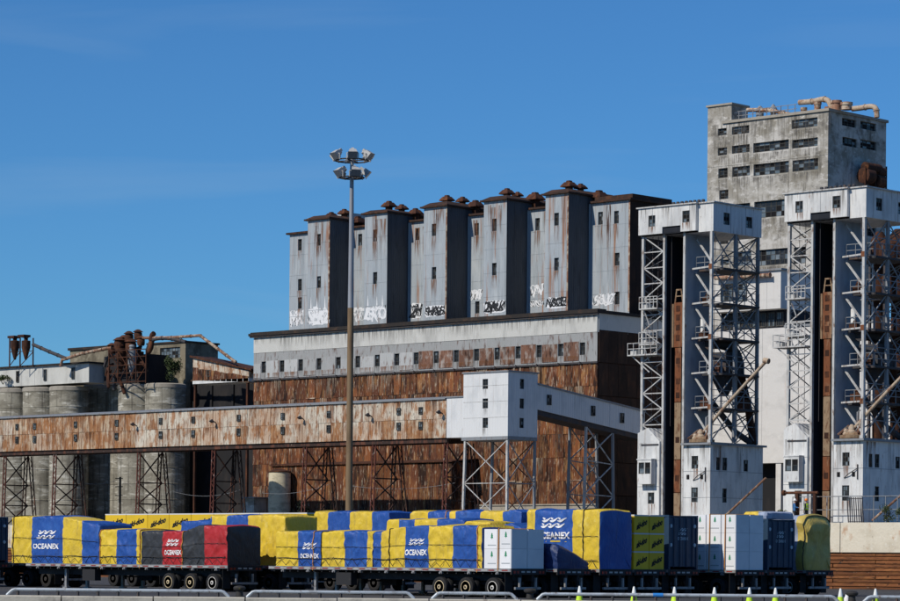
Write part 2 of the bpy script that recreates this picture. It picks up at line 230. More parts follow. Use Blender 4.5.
# ------------------------------------------------------------------ mesh builder
ORG = {}
class MB:
    def __init__(s): s.v = []; s.f = []; s.m = []
    def add(s, vs, fs, mi=0):
        o = len(s.v); s.v += [Vector(v) for v in vs]
        for f in fs: s.f.append([o + i for i in f]); s.m.append(mi)
        return s
    def quad(s, a, b, c, d, mi=0): return s.add([a, b, c, d], [(0, 1, 2, 3)], mi)
    def box(s, x0, x1, y0, y1, z0, z1, mi=0):
        return s.add([(x0, y0, z0), (x1, y0, z0), (x1, y1, z0), (x0, y1, z0), (x0, y0, z1), (x1, y0, z1), (x1, y1, z1), (x0, y1, z1)],
                     [(3, 2, 1, 0), (4, 5, 6, 7), (0, 1, 5, 4), (1, 2, 6, 5), (2, 3, 7, 6), (3, 0, 4, 7)], mi)
    def beam(s, p, q, w, h=None, mi=0):
        p, q = Vector(p), Vector(q); h = h or w; d = (q - p).normalized()
        up = Vector((0, 0, 1)) if abs(d.z) < .95 else Vector((0, 1, 0))
        a = d.cross(up).normalized() * w / 2; b = a.cross(d).normalized() * h / 2
        vs = [p - a - b, p + a - b, p + a + b, p - a + b, q - a - b, q + a - b, q + a + b, q - a + b]
        return s.add(vs, [(3, 2, 1, 0), (4, 5, 6, 7), (0, 1, 5, 4), (1, 2, 6, 5), (2, 3, 7, 6), (3, 0, 4, 7)], mi)
    def path(s, pts, r, n=8, mi=0, r2=None):
        pts = [Vector(p) for p in pts]; o = len(s.v); k = len(pts); prev = None
        for i, p in enumerate(pts):
            d = (pts[min(i + 1, k - 1)] - pts[max(i - 1, 0)]).normalized()
            if prev is None:
                up = Vector((0, 0, 1)) if abs(d.z) < .9 else Vector((0, 1, 0)); a = d.cross(up).normalized()
            else: a = (prev - d * prev.dot(d)).normalized()
            prev = a; b = d.cross(a); rr = r if r2 is None else r + (r2 - r) * i / (k - 1)
            for j in range(n):
                t = 2 * math.pi * j / n; s.v.append(p + (a * math.cos(t) + b * math.sin(t)) * rr)
        for i in range(k - 1):
            for j in range(n):
                A = o + i * n; s.f.append([A + j, A + (j + 1) % n, A + n + (j + 1) % n, A + n + j]); s.m.append(mi)
        s.f.append([o + j for j in range(n)][::-1]); s.m.append(mi)
        s.f.append([o + (k - 1) * n + j for j in range(n)]); s.m.append(mi)
        return s
    def tube(s, p, q, r, n=8, mi=0, r2=None): return s.path([p, q], r, n, mi, r2)
    def lathe(s, c, prof, n=24, axis='Z', mi=0, cap=True):
        c = Vector(c); o = len(s.v); k = len(prof)
        for (r, h) in prof:
            for j in range(n):
                t = 2 * math.pi * j / n; a, b = r * math.cos(t), r * math.sin(t)
                s.v.append(c + (Vector((a, b, h)) if axis == 'Z' else Vector((a, h, b)) if axis == 'Y' else Vector((h, a, b))))
        for i in range(k - 1):
            for j in range(n):
                A = o + i * n; s.f.append([A + j, A + (j + 1) % n, A + n + (j + 1) % n, A + n + j]); s.m.append(mi)
        if cap:
            s.f.append([o + j for j in range(n)][::-1]); s.m.append(mi)
            s.f.append([o + (k - 1) * n + j for j in range(n)]); s.m.append(mi)
        return s
    def prism(s, poly, lo, hi, axis='Y', mi=0):
        """poly (a,b) extruded along an axis: Y -> (a,.,b), X -> (.,a,b), Z -> (a,b,.)"""
        P = lambda a, b, t: (a, t, b) if axis == 'Y' else (t, a, b) if axis == 'X' else (a, b, t)
        n = len(poly); vs = [P(a, b, lo) for a, b in poly] + [P(a, b, hi) for a, b in poly]
        fs = [tuple(range(n))[::-1], tuple(range(n, 2 * n))] + [(i, (i + 1) % n, n + (i + 1) % n, n + i) for i in range(n)]
        return s.add(vs, fs, mi)
    def wall(s, axis, c, a0, a1, z0, z1, holes, depth, mi=0):
        """wall sheet with openings and reveals; 'Y' faces -Y (a=X), 'X' faces +X (a=Y)"""
        P = (lambda a, z, d: (a, c + d, z)) if axis == 'Y' else (lambda a, z, d: (c - d, a, z))
        As = sorted({a0, a1, *[h[0] for h in holes], *[h[1] for h in holes]}); Zs = sorted({z0, z1, *[h[2] for h in holes], *[h[3] for h in holes]})
        As = [a for a in As if a0 <= a <= a1]; Zs = [z for z in Zs if z0 <= z <= z1]
        for i in range(len(As) - 1):
            for j in range(len(Zs) - 1):
                am, zm = (As[i] + As[i + 1]) / 2, (Zs[j] + Zs[j + 1]) / 2
                if any(h[0] < am < h[1] and h[2] < zm < h[3] for h in holes): continue
                s.quad(P(As[i], Zs[j], 0), P(As[i + 1], Zs[j], 0), P(As[i + 1], Zs[j + 1], 0), P(As[i], Zs[j + 1], 0), mi)
        for (h0, h1, y0, y1) in holes:
            for (p, q) in (((h0, y0), (h1, y0)), ((h1, y0), (h1, y1)), ((h1, y1), (h0, y1)), ((h0, y1), (h0, y0))):
                s.quad(P(*p, 0), P(*q, 0), P(*q, depth), P(*p, depth), mi)
        return s
    def build(s, name, mats, parent=None, origin=None, smooth=False, rot=0):
        org = Vector(origin) if origin is not None else (ORG[parent] if parent is not None else Vector((0, 0, 0)))
        me = bpy.data.meshes.new(name)
        me.from_pydata([tuple(v - org) for v in s.v], [], s.f)
        for m in ([mats] if isinstance(mats, str) else mats): me.materials.append(MATS[m])
        me.polygons.foreach_set('material_index', s.m)
        if smooth: me.polygons.foreach_set('use_smooth', [True] * len(me.polygons))
        me.update()
        bm = bmesh.new(); bm.from_mesh(me); bmesh.ops.recalc_face_normals(bm, faces=bm.faces); bm.to_mesh(me); bm.free()
        if smooth:
            try: me.set_sharp_from_angle(angle=R(40))
            except Exception: pass
        o = bpy.data.objects.new(name, me); col.objects.link(o)
        if parent is not None:
            o.parent = parent; o.location = org - ORG[parent]
        else: o.location = org
        ORG[o] = org
        return o
def tag(o, label, cat, group=None):
    o['label'] = label; o['category'] = cat
    if group: o['group'] = group
    return o
def kind(o, k): o['kind'] = k; return o
def thing(name, loc, label, cat, group=None, rz=0):
    o = bpy.data.objects.new(name, None); col.objects.link(o); o.location = loc; o.empty_display_size = .5
    o.rotation_euler.z = rz; ORG[o] = Vector(loc) if rz == 0 else Vector((0, 0, 0))
    if label: tag(o, label, cat, group)
    return o
def copy_tree(o, parent=None):
    c = o.copy(); col.objects.link(c); c.parent = parent; ORG[c] = ORG.get(o, Vector())
    for ch in o.children: copy_tree(ch, c)
    return c
def inst(src, name, loc, parent):
    """same mesh data, own object; loc in world"""
    o = bpy.data.objects.new(name, src); col.objects.link(o); o.parent = parent; o.location = Vector(loc) - ORG[parent]; ORG[o] = Vector(loc)
    return o
def rawmesh(mb, name, mats):
    o = mb.build(name, mats, origin=(0, 0, 0)); me = o.data; bpy.data.objects.remove(o); return me

def window(parent, axis, c, a0, a1, z0, z1, nx=2, nz=3, frame='frame_dark', bar=.06, glass=('glass_dark', 'glass_grey', 'void'), wts=(6, 2, 2), sill=None):
    """window set at plane c: frame with glazing bars, panes behind it as a sub-part"""
    f = MB(); g = MB()
    P = (lambda a, z, d: (a, c + d, z)) if axis == 'Y' else (lambda a, z, d: (c - d, a, z))
    def bx(m, A0, A1, Z0, Z1, d0, d1, mi=0):
        p, q = P(A0, Z0, d0), P(A1, Z1, d1)
        m.box(min(p[0], q[0]), max(p[0], q[0]), min(p[1], q[1]), max(p[1], q[1]), Z0, Z1, mi)
    b = bar
    bx(f, a0, a0 + b, z0, z1, -.03, .05); bx(f, a1 - b, a1, z0, z1, -.03, .05); bx(f, a0 + b, a1 - b, z0, z0 + b, -.03, .05); bx(f, a0 + b, a1 - b, z1 - b, z1, -.03, .05)
    for i in range(1, nx): a = a0 + (a1 - a0) * i / nx; bx(f, a - b * .35, a + b * .35, z0 + b, z1 - b, -.015, .04)
    for j in range(1, nz): z = z0 + (z1 - z0) * j / nz; bx(f, a0 + b, a1 - b, z - b * .3, z + b * .3, -.01, .035)
    if sill: bx(f, a0 - .08, a1 + .08, z0 - sill, z0 - .004, -.12, .04)
    fo = f.build('window', frame, parent)
    for i in range(nx):
        for j in range(nz):
            p0, p1 = a0 + (a1 - a0) * i / nx, a0 + (a1 - a0) * (i + 1) / nx; q0, q1 = z0 + (z1 - z0) * j / nz, z0 + (z1 - z0) * (j + 1) / nz
            g.quad(P(p0, q0, .02), P(p1, q0, .02), P(p1, q1, .02), P(p0, q1, .02), random.choices(range(len(glass)), wts)[0])
    return fo, g
def win(parent, *a, **k):
    fo, g = window(parent, *a, **k)
    go = g.build('pane', list(k.get('glass', ('glass_dark', 'glass_grey', 'void'))), fo)
    return fo

def run(parent, axis, c, a0, a1, z, L, mt='rust_stain'):
    """weathering run below an opening, a thin sheet on the wall"""
    m = MB()
    if axis == 'Y': m.quad((a0, c - .006, z - L), (a1, c - .006, z - L), (a1, c - .006, z), (a0, c - .006, z))
    else: m.quad((c + .006, a0, z - L), (c + .006, a1, z - L), (c + .006, a1, z), (c + .006, a0, z))
    return m.build('stain_run', mt, parent)
# flat lettering -----------------------------------------------------------------
def text_mesh(body, bold=.02, shear=0.):
    cu = bpy.data.curves.new('lettering', 'FONT'); cu.body = body; cu.offset = bold; cu.shear = shear; cu.resolution_u = 3; cu.extrude = .0
    o = bpy.data.objects.new('lettering', cu); col.objects.link(o)
    bpy.context.view_layer.update()
    me = bpy.data.meshes.new_from_object(o.evaluated_get(bpy.context.evaluated_depsgraph_get()))
    vs = [Vector(v.co) for v in me.vertices]; fs = [list(p.vertices) for p in me.polygons]
    bpy.data.objects.remove(o); bpy.data.curves.remove(cu); bpy.data.meshes.remove(me)
    x0, x1 = min(v.x for v in vs), max(v.x for v in vs); y0, y1 = min(v.y for v in vs), max(v.y for v in vs)
    return [((v.x - x0) / (x1 - x0), (v.y - y0) / (y1 - y0)) for v in vs], fs
TXT = {}
def lettering(parent, body, axis, c, a0, a1, z0, z1, material, name='lettering', bold=.02, shear=0., warp=None, tilt=0., lift=.004):
    """words as a thin sheet on a face; 'Y' face looks to -Y, 'X' face looks to +X"""
    key = (body, bold, shear)
    if key not in TXT: TXT[key] = text_mesh(body, bold, shear)
    vs, fs = TXT[key]; m = MB(); out = []
    for (x, y) in vs:
        a = a0 + x * (a1 - a0); z = z0 + y * (z1 - z0) + tilt * (x - .5)
        cc = c if warp is None else warp(a, z)
        out.append((a, cc - lift, z) if axis == 'Y' else (cc + lift, a, z))
    m.add(out, fs); return m.build(name, material, parent)
def wild_letters(parent, body, c, a0, a1, z0, z1, material, seed, bold=.05, lift=.012):
    """hand-sprayed letters: every letter leans, swells and overlaps its neighbour"""
    rg = random.Random(seed); n = len(body); w = (a1 - a0) / n
    for i, ch in enumerate(body):
        key = (ch, bold, 0.)
        if key not in TXT: TXT[key] = text_mesh(ch, bold, 0.)
        vs, fs = TXT[key]; m = MB(); out = []; rot = rg.uniform(-.22, .22); sx = w * rg.uniform(1.1, 1.35); sz = (z1 - z0) * rg.uniform(.85, 1.15); ox = a0 + (i + .5) * w; oz = (z0 + z1) / 2 + rg.uniform(-.06, .06) * (z1 - z0); sh = rg.uniform(-.15, .3)
        for (x, y) in vs:
            x2, y2 = (x - .5) * sx, (y - .5) * sz; x2 += sh * y2
            x3, y3 = x2 * math.cos(rot) - y2 * math.sin(rot), x2 * math.sin(rot) + y2 * math.cos(rot)
            nv = noise.noise_vector(Vector((x3 * 2.2 + seed, y3 * 2.2, i))) * .16
            out.append((ox + x3 + nv.x, c - lift - i * .0007, oz + y3 + nv.y))
        m.add(out, fs); m.build('graffiti', material, parent)
def scribble(parent, c, a0, a1, z0, z1, material, seed, n=7, w=.06):
    """looping spray-can strokes, each a thin ribbon on the wall"""
    rg = random.Random(seed)
    for k in range(n):
        m = MB(); cx = a0 + (a1 - a0) * (k + .5) / n; L = (a1 - a0) / n; H = (z1 - z0); ph = rg.uniform(0, 6); fr = rg.uniform(1.2, 2.6); pts = []
        for i in range(26):
            t = i / 25; pts.append((min(a1, max(a0, cx + L * (.75 * math.sin(ph + t * 6.3 * fr * .7) + .35 * (t - .5)))), min(z1, max(z0, (z0 + z1) / 2 + H * .46 * math.cos(ph * 1.7 + t * 6.3 * fr)))))
        ww = w * rg.uniform(.7, 1.5); vs = []
        for i, (x, z) in enumerate(pts):
            x2, z2 = pts[min(i + 1, 25)]; x1_, z1_ = pts[max(i - 1, 0)]; d = Vector((x2 - x1_, z2 - z1_)); d = d.normalized() if d.length > 1e-6 else Vector((1, 0)); vs += [(x - d.y * ww, c - .014 - k * .0006, z + d.x * ww), (x + d.y * ww, c - .014 - k * .0006, z - d.x * ww)]
        m.add(vs, [(2 * i, 2 * i + 1, 2 * i + 3, 2 * i + 2) for i in range(25)]); m.build('graffiti', material, parent)
def blot(parent, c, a0, a1, z0, z1, material, seed):
    n = 40; cx, cz = (a0 + a1) / 2, (z0 + z1) / 2; pts = []
    for k in range(n):
        t = 2 * math.pi * k / n; ex = abs(math.cos(t)) ** .35 * math.copysign(1, math.cos(t)); ez = abs(math.sin(t)) ** .35 * math.copysign(1, math.sin(t)); r = 1 + .16 * noise.noise(Vector((math.cos(t) * 3 + seed, math.sin(t) * 3, 0)))
        pts.append((cx + ex * r * (a1 - a0) / 2, c - .008, cz + ez * r * (z1 - z0) / 2))
    MB().add(pts, [tuple(range(n))]).build('graffiti_field', material, parent)
def wave_logo(parent, axis, c, a0, a1, z0, z1, material, warp=None):
    """two rows of three breaking wavelets"""
    m = MB(); n = 14
    def put(pts):
        res = []
        for x, y in pts:
            a = a0 + x * (a1 - a0); z = z0 + y * (z1 - z0); cc = c if warp is None else warp(a, z)
            res.append((a, cc - .004, z) if axis == 'Y' else (cc + .004, a, z))
        return res
    for row in range(2):
        yb = .52 if row == 0 else .0
        for k in range(3):
            xb = k * .30 + (.06 if row == 0 else 0); top, bot = [], []
            for i in range(n + 1):
                t = i / n; x = xb + t * .34
                yy = .13 + .30 * (t ** 2.2) if t < .85 else .13 + .30 * (.85 ** 2.2) + (t - .85) * .2
                th = .05 + .20 * math.sin(math.pi * min(1, t * 1.02)) ** .8 * (1 - .35 * t)
                top.append((x, yb + yy)); bot.append((x, yb + yy - th))
            for i in range(n): m.add(put([bot[i], bot[i + 1], top[i + 1], top[i]]), [(0, 1, 2, 3)])
            m.add(put([(xb + .10, yb + .16), (xb + .16, yb + .30), (xb + .07, yb + .40), (xb + .03, yb + .36)]), [(0, 1, 2, 3)])
    return m.build('emblem', material, parent)
def leaves(c, rx, ry, rz, n, size, seed=1, m=None):
    rg = random.Random(seed); m = m or MB(); c = Vector(c)
    lobes = [(Vector((rg.uniform(-.6, .6) * rx, rg.uniform(-.6, .6) * ry, rg.uniform(-.5, .7) * rz)), rg.uniform(.35, .6)) for _ in range(9)]
    for _ in range(n):
        lc, lr = rg.choice(lobes); d = Vector((rg.gauss(0, 1), rg.gauss(0, 1), rg.gauss(0, 1))).normalized() * (rg.random() ** .4) * lr
        p = c + lc + Vector((d.x * rx, d.y * ry, d.z * rz)); s = size * rg.uniform(.6, 1.3)
        a = Vector((rg.gauss(0, 1), rg.gauss(0, 1), rg.gauss(0, .6))).normalized() * s; b = a.orthogonal().normalized() * s * .55
        m.add([p - a, p + b, p + a, p - b], [(0, 1, 2, 3)])
    return m
def bez(pts, k=6):
    out = []; P = [pts[0]] + list(pts) + [pts[-1]]
    for i in range(1, len(P) - 2):
        for j in range(k):
            t = j / k; a, b, c, d = P[i - 1], P[i], P[i + 1], P[i + 2]
            out.append(.5 * ((2 * b) + (c - a) * t + (2 * a - 5 * b + 4 * c - d) * t * t + (3 * b - a - 3 * c + d) * t ** 3))
    return out + [Vector(P[-1])]

# ================================================================== THE SETTING
ZQ = 4.8                                    # top of the raised wharf
QD = 124.0                                  # distance of the near quay edge
E0 = CAM + VIEW * QD; E0.z = 0
def quay_pt(a, b, z): return E0 + RIGHT * a + VIEW * b + Vector((0, 0, z))
m = MB(); m.quad(quay_pt(-900, .85, 0), quay_pt(900, .85, 0), quay_pt(2500, 4000, 0), quay_pt(-2500, 4000, 0))
kind(m.build('yard', 'asphalt'), 'structure')
m = MB(); m.quad(quay_pt(-2500, -2500, -2.4), quay_pt(2500, -2500, -2.4), quay_pt(2500, .3, -2.4), quay_pt(-2500, .3, -2.4))
kind(m.build('water', 'water'), 'structure')
YW = 20.3
m = MB(); m.box(-400, 260, YW + .5, 420, -.5, ZQ - .02)
kind(m.build('wharf', 'wharf_top'), 'structure')

# near kerb of the quay, cast in lengths
kb = thing('quay_kerb', quay_pt(0, 0, 0), None, None); kb.rotation_euler.z = TURN; ORG[kb] = Vector((0, 0, 0)); kind(kb, 'structure')
km = MB(); km.add([(-1.97, 0, -2.9), (1.97, 0, -2.9), (1.97, .84, -2.9), (-1.97, .84, -2.9), (-1.97, 0, .10), (1.97, 0, .10), (1.97, .84, .13), (-1.97, .84, .13), (-1.97, .05, .15), (1.97, .05, .15)],
       [(0, 1, 5, 4), (4, 5, 9, 8), (8, 9, 6, 7), (1, 2, 6, 9, 5), (2, 3, 7, 6), (3, 0, 4, 8, 7), (3, 2, 1, 0)])
kme = rawmesh(km, 'kerb_block', 'kerb_concrete')
for i in range(-9, 10): inst(kme, 'kerb_block', (i * 4.0 + 1.1, random.uniform(-.008, .008), random.uniform(-.012, .006)), kb)
m = MB(); m.box(-900, -38, 0, .84, -2.9, .14); m.box(40, 900, 0, .84, -2.9, .14); m.build('kerb_run', 'kerb_concrete', kb)

# face of the raised wharf: concrete cap and horizontal fender timbers
rw = thing('wharf_retaining_wall', (0, YW, 0), 'rust-stained pale concrete wharf face above brown horizontal fender timbers', 'quay wall')
cap_z = onY(866, 552.5, YW).z
cm = rawmesh(MB().box(-3.97, 3.97, -.25, .6, cap_z, ZQ), 'cap_block', 'quay_concrete')
for i in range(-12, 14): inst(cm, 'cap_block', (i * 8.0 + 2, YW + random.uniform(-.01, .01), 0), rw)
nrow = 11; hz = (cap_z + .35) / nrow
pm = rawmesh(MB().box(-2.98, 2.98, -.12, .3, .02, hz - .035), 'fender_timber', 'timber')
for r in range(nrow):
    for i in range(-17, 12): inst(pm, 'fender_timber', (i * 6.0 + (r % 2) * 2.3 + random.uniform(-.3, .3) * 0, YW + random.uniform(-.05, .04), -.35 + r * hz), rw)
MB().box(-110, 110, YW + .3, YW + .5, -.5, cap_z).build('backing_wall', 'shade_black', rw)

# ================================================================== GRAIN ELEVATOR
YE = 50.7
XL, XR = onY(253.5, 400, YE).x, onY(597, 400, YE).x
ZR = (onY(597, 310, YE).z + onY(254, 334, YE).z) / 2
DEP = 14.0
el = thing('grain_elevator', ((XL + XR) / 2, YE, ZQ), 'long rusted grain elevator with six grey steel silo bays on its roof', 'grain elevator')
zs = onY(595, 361.6, YE).z; zb = onY(595, 332, YE).z; zp = onY(560, 504, YE).z
MB().box(XL + .1, XR - .1, YE + .32, YE + DEP, ZQ - .3, ZR - .1).build('core_wall', 'rust_dark', el)
MB().box(XL - .15, XR + .15, YE - .25, YE + .1, ZQ - .3, zp - .12).box(XL - .25, XR + .25, YE - .35, YE + .1, zp - .12, zp).build('plinth', 'concrete_trim', el)
# rusted sheets, every one its own
nc, nr = 46, 6; cw = (XR - XL) / nc; rh = (zs - zp) / nr
sm = rawmesh(MB().add([(-cw / 2 - .02, 0, -.04), (cw / 2 + .02, -.035, -.04), (cw / 2 + .02, 0, rh + .01), (-cw / 2 - .02, .03, rh + .01), (-cw / 2 - .02, .11, -.04), (cw / 2 + .02, .11, -.04), (cw / 2 + .02, .11, rh + .01), (-cw / 2 - .02, .11, rh + .01)],
    [(0, 1, 2, 3), (0, 4, 5, 1), (1, 5, 6, 2), (2, 6, 7, 3), (3, 7, 4, 0)]), 'cladding_sheet', 'rust_sheet')
for r in range(nr):
    for c in range(nc):
        o = inst(sm, 'cladding_sheet', (XL + (c + .5) * cw, YE + random.uniform(-.015, .02), zp + r * rh), el)
        o.rotation_euler.y = R(random.uniform(-.35, .35))
for k in range(110):
    x = random.uniform(XL + .3, XR - 1.4); r = random.choices(range(1, nr + 1), (1, 1, 1, 1, 2, 4))[0]
    run(el, 'Y', YE - .055, x, x + random.uniform(.25, 1.3), zp + r * rh - .02, random.uniform(.6, 2.4), random.choice(['pale_stain', 'pale_stain', 'soot_stain', 'rust_stain']))
for k in range(25):
    x = random.uniform(XL + .3, XR - 2); z = zp + random.randint(1, 5) * rh; MB().box(x, x + random.uniform(.8, 2.4), YE - .06, YE - .045, z - .05, z + .05).build('lap_strip', random.choice(['rust_pipe', 'rust_dark', 'rust_pipe']), el)
# side wall sheets, larger lengths
ns = 10; sw = (DEP - .1) / ns
sm2 = rawmesh(MB().box(-.1, .06, -sw / 2 + .01, sw / 2 - .01, .02, 3.0), 'end_sheet', 'rust_end_shaded')
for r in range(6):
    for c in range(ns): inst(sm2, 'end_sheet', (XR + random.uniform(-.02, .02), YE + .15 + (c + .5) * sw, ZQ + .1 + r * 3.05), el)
# window band
holes = []
wx = [264, 282.3, 300.9, 319.2, 338.5, 358, 377.5, 397, 416.4, 436.4, 456.4, 476.6, 497.3, 518.2, 539.2, 560.8, 582.5]
XW = [onY(p, 350, YE).x for p in wx]
zw0, zw1 = onY(582.5, 355, YE).z, onY(582.5, 342.5, YE).z
edges = [XL] + [(XW[i] + XW[i + 1]) / 2 for i in range(len(XW) - 1)] + [XR]
band = MB().wall('Y', YE - .02, XL, XR, zs, zb, [(x - .33, x + .33, zw0, zw1) for x in XW], .22).build('window_band', 'band_sheet', el)
for i, x in enumerate(XW):
    win(el, 'Y', YE + .14, x - .33, x + .33, zw0, zw1, 2, 3, frame='frame_dark', bar=.05, wts=(7, 1, 3), glass=('glass_dark', 'glass_grey', 'void'))
    a0, a1 = (XW[i - 1] + .4 if i else XL + .05), x - .4
    rusty = x > XW[8]
    hgt = random.uniform(.75, 1.0) * (zw1 - zw0 + .7)
    MB().box(a0, a1, YE - .07, YE - .015, zw0 - .5, zw0 - .5 + hgt).build('infill_sheet', 'band_rust' if rusty else 'band_sheet', el)
    run(el, 'Y', YE - .075, a0, a1, zw0 - .05, .44 if rusty else .75, 'rust_stain'); run(el, 'Y', YE - .022, x - .36, x + .36, zw0 - .01, .8, 'soot_stain')
    MB().path([(x - .05, YE - .03, zs - .1), (x - .05, YE - .35, zs + .02), (x - .05, YE - .42, zs - .25)], .05, 6).build('spout_hook', 'dark_steel', el)
MB().box(XL - .1, XR + .1, YE - .16, YE - .03, zs - .14, zs + .02).build('sill_rail', 'dark_steel', el)
# plaster band and roof edge
pb = 12; pw = (XR - XL) / pb
for i in range(pb):
    MB().box(XL + i * pw + .008, XL + (i + 1) * pw - .008, YE - .05 - random.uniform(0, .012), YE + .1, zb + .01, ZR - .28).build('plaster_panel', 'pale_plaster', el)
    run(el, 'Y', YE - .066, XL + i * pw + .1, XL + (i + 1) * pw - .1, ZR - .45, random.uniform(.6, 1.5), 'soot_stain')
MB().box(XR - .1, XR + .05, YE + .12, YE + DEP, zb, ZR - .28).build('end_band', 'pale_plaster', el)
MB().box(XL - .45, XR + .3, YE - .4, YE + DEP + .3, ZR - .26, ZR).box(XL - .3, XR + .2, YE - .25, YE + 1.0, ZR, ZR + .12).build('roof', 'roof_tar', el)
MB().box(XL - .35, XR + .25, YE - .3, YE - .1, ZR - .42, ZR - .265).build('eave_board', 'dark_steel', el)

# silo bays on the roof
YR = YE + 5.6; YP = YR - 3.0
pier_px = [(307.5, 329.5), (364.5, 387), (423.5, 446.7), (483.5, 506.3), (545, 568)]
PX = [(onY(a, 270, YP).x, onY(b, 270, YP).x) for a, b in pier_px]
ZP = sum(onY(b, y, YP).z for (a, b), y in zip(pier_px, (218.5, 211, 204.5, 201, 196))) / 5
S0 = onY(289.5, 280, YR).x; S1 = onY(629.5, 280, YR).x
ZRC = onY(600, 203, YR).z
recs = [(S0, PX[0][0])] + [(PX[i][1], PX[i + 1][0]) for i in range(4)] + [(PX[4][1], S1)]
def vent(parent, x, y, z, s, tall):
    m = MB(); h = .9 if tall else .45
    m.box(x - .33 * s, x + .33 * s, y - .33 * s, y + .33 * s, z - .1, z + h * s)
    w = .78 * s; t = .42 * s
    for (w0, w1, z0, z1) in ((w, w * .95, h * s, h * s + .12), (w * .95, t, h * s + .12, h * s + .58 * s), (t * .7, t * .55, h * s + .58 * s, h * s + .78 * s)):
        vs = [(x + sx * w0, y + sy * w0, z + z0) for sx, sy in ((-1, -1), (1, -1), (1, 1), (-1, 1))] + [(x + sx * w1, y + sy * w1, z + z1) for sx, sy in ((-1, -1), (1, -1), (1, 1), (-1, 1))]
        m.add(vs, [(3, 2, 1, 0), (4, 5, 6, 7), (0, 1, 5, 4), (1, 2, 6, 5), (2, 3, 7, 6), (3, 0, 4, 7)])
    return m.build('roof_vent', 'rust_machine', parent)
Z2 = lambda x, y, zoom: (240 + x / 3.005, 140 + y / 3.005) if zoom == 2 else (450 + x / 3.005, 160 + y / 3.005)
WP = {0: [(2, 237, 300), (2, 237, 427)], 1: [(2, 406, 287), (2, 406, 415)], 2: [(2, 583, 270), (2, 583, 400)], 3: [(3, 133, 195), (3, 133, 328)], 4: [(3, 320, 178), (3, 320, 313)]}
WR = {0: [(2, 180, 315), (2, 180, 435), (2, 180, 490)], 1: [(2, 361, 300)], 2: [(2, 533, 283)], 3: [(3, 80, 208), (3, 82, 443)], 4: [(3, 263, 193)], 5: [(3, 452, 175), (3, 500, 172), (3, 502, 298), (3, 502, 415)]}
def bay(x0, x1, y0, y1, z1, wins, nm):
    hl = []
    for (zm, a, b) in wins:
        p = onY(*Z2(a, b, zm), y0); hl.append((max(x0 + .1, p.x - .29), min(x1 - .1, p.x + .29), p.z - .6, p.z + .6))
    m = MB(); m.wall('Y', y0, x0, x1, ZR + .005, z1, hl, .25); m.quad((x0, y0, ZR + .005), (x0, y1, ZR + .005), (x0, y1, z1), (x0, y0, z1))
    m.quad((x0, y0, z1), (x1, y0, z1), (x1, y1, z1), (x0, y1, z1)); m.quad((x0, y1, ZR + .005), (x1, y1, ZR + .005), (x1, y1, z1), (x0, y1, z1))
    o = m.build(nm, 'silo_sheet', el)
    MB().box(x1 - .03, x1 + .001, y0 + .03, y1, ZR + .005, z1 - .002).build('end_wall', 'dark_end_sheet' if nm == 'silo_pier' else 'rust_end_shaded', o)
    for h in hl:
        win(o, 'Y', y0 + .17, *h, 2, 3, frame='frame_dark', bar=.05, wts=(6, 2, 3)); run(o, 'Y', y0 - .02, h[0] - .05, h[1] + .05, h[2] - .01, random.uniform(1.0, 2.2))
    for k in range(random.randint(1, 3)):
        a = random.uniform(x0 + .2, x1 - .9); run(o, 'Y', y0 - .022, a, a + random.uniform(.3, .8), z1 - random.uniform(.1, .6), random.uniform(2, 5.5))
    # lap joints between sheet courses
    for k in range(1, 5):
        z = ZR + (z1 - ZR) * k / 5
        lm = MB()
        segs = [(x0, x1)]
        for (h0, h1, a, b) in hl:
            if a - .05 < z < b + .05: segs = [q for s_ in segs for q in ((s_[0], h0), (h1, s_[1])) if q[1] - q[0] > .05]
        for (a, b) in segs: lm.box(a, b, y0 - .018, y0 - .002, z - .02, z + .025)
        
        lm.build('lap_joint', 'silo_sheet', o)
    return o
piers, recesses = [], []
for i, (a, b) in enumerate(PX):
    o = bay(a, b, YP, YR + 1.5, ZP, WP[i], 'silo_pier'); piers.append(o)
    rz = random.uniform(.3, .42)
    m = MB(); m.box(a - .3, b + .25, YP - .3, YR + 5.0, ZP + .01, ZP + .17); m.add([(a - .2, YP - .2, ZP + .17), (b + .15, YP - .2, ZP + .17), (b + .15, YR + 4.8, ZP + .17), (a - .2, YR + 4.8, ZP + .17), (a + .3, YP + .5, ZP + .17 + rz), (b - .5, YP + .5, ZP + .17 + rz + random.uniform(-.08, .08)), (b - .5, YR + 4, ZP + .17 + rz), (a + .3, YR + 4, ZP + .17 + rz)], [(4, 5, 6, 7), (0, 1, 5, 4), (1, 2, 6, 5), (2, 3, 7, 6), (3, 0, 4, 7)])
    m.build('cornice', 'roof_rust', o)
    vx = onY((331.5, 389, 447, 507, 569)[i], 205, YP + 2.2).x
    vent(o, vx, YP + 2.2, ZP + .22, random.uniform(.62, .85), i in (1, 2, 3, 4))
    vent(o, (a + b) / 2 + random.uniform(-.3, .3), YR + random.uniform(.3, 1.), ZP + .2 + rz, random.uniform(.55, .7), False)
for i, (a, b) in enumerate(recs):
    a2 = a if i == 0 else a - 1.0
    o = bay(a2 if i == 0 else a + .002, b - .002 if i < 5 else b, YR, YR + 6, ZRC, WR[i], 'silo_recess'); recesses.append(o)
    m = MB(); m.box(a + (.32 if i else -.3), b - (.37 if i < 5 else -.3), YR - .3, YR + 6.2, ZRC + .01, ZRC + .2)
    if i == 5: m.box(a + .6, b + .2, YR + .1, YR + 6, ZRC + .2, ZRC + .6)
    m.build('cornice', 'roof_rust', o)
    if i:
        vx = onY((0, 358, 415.5, 475.5, 535, 599)[i], 208, YR + .9).x; vent(o, vx, YR + .9, ZRC + .2, random.uniform(.75, .98), i in (2, 3, 4))
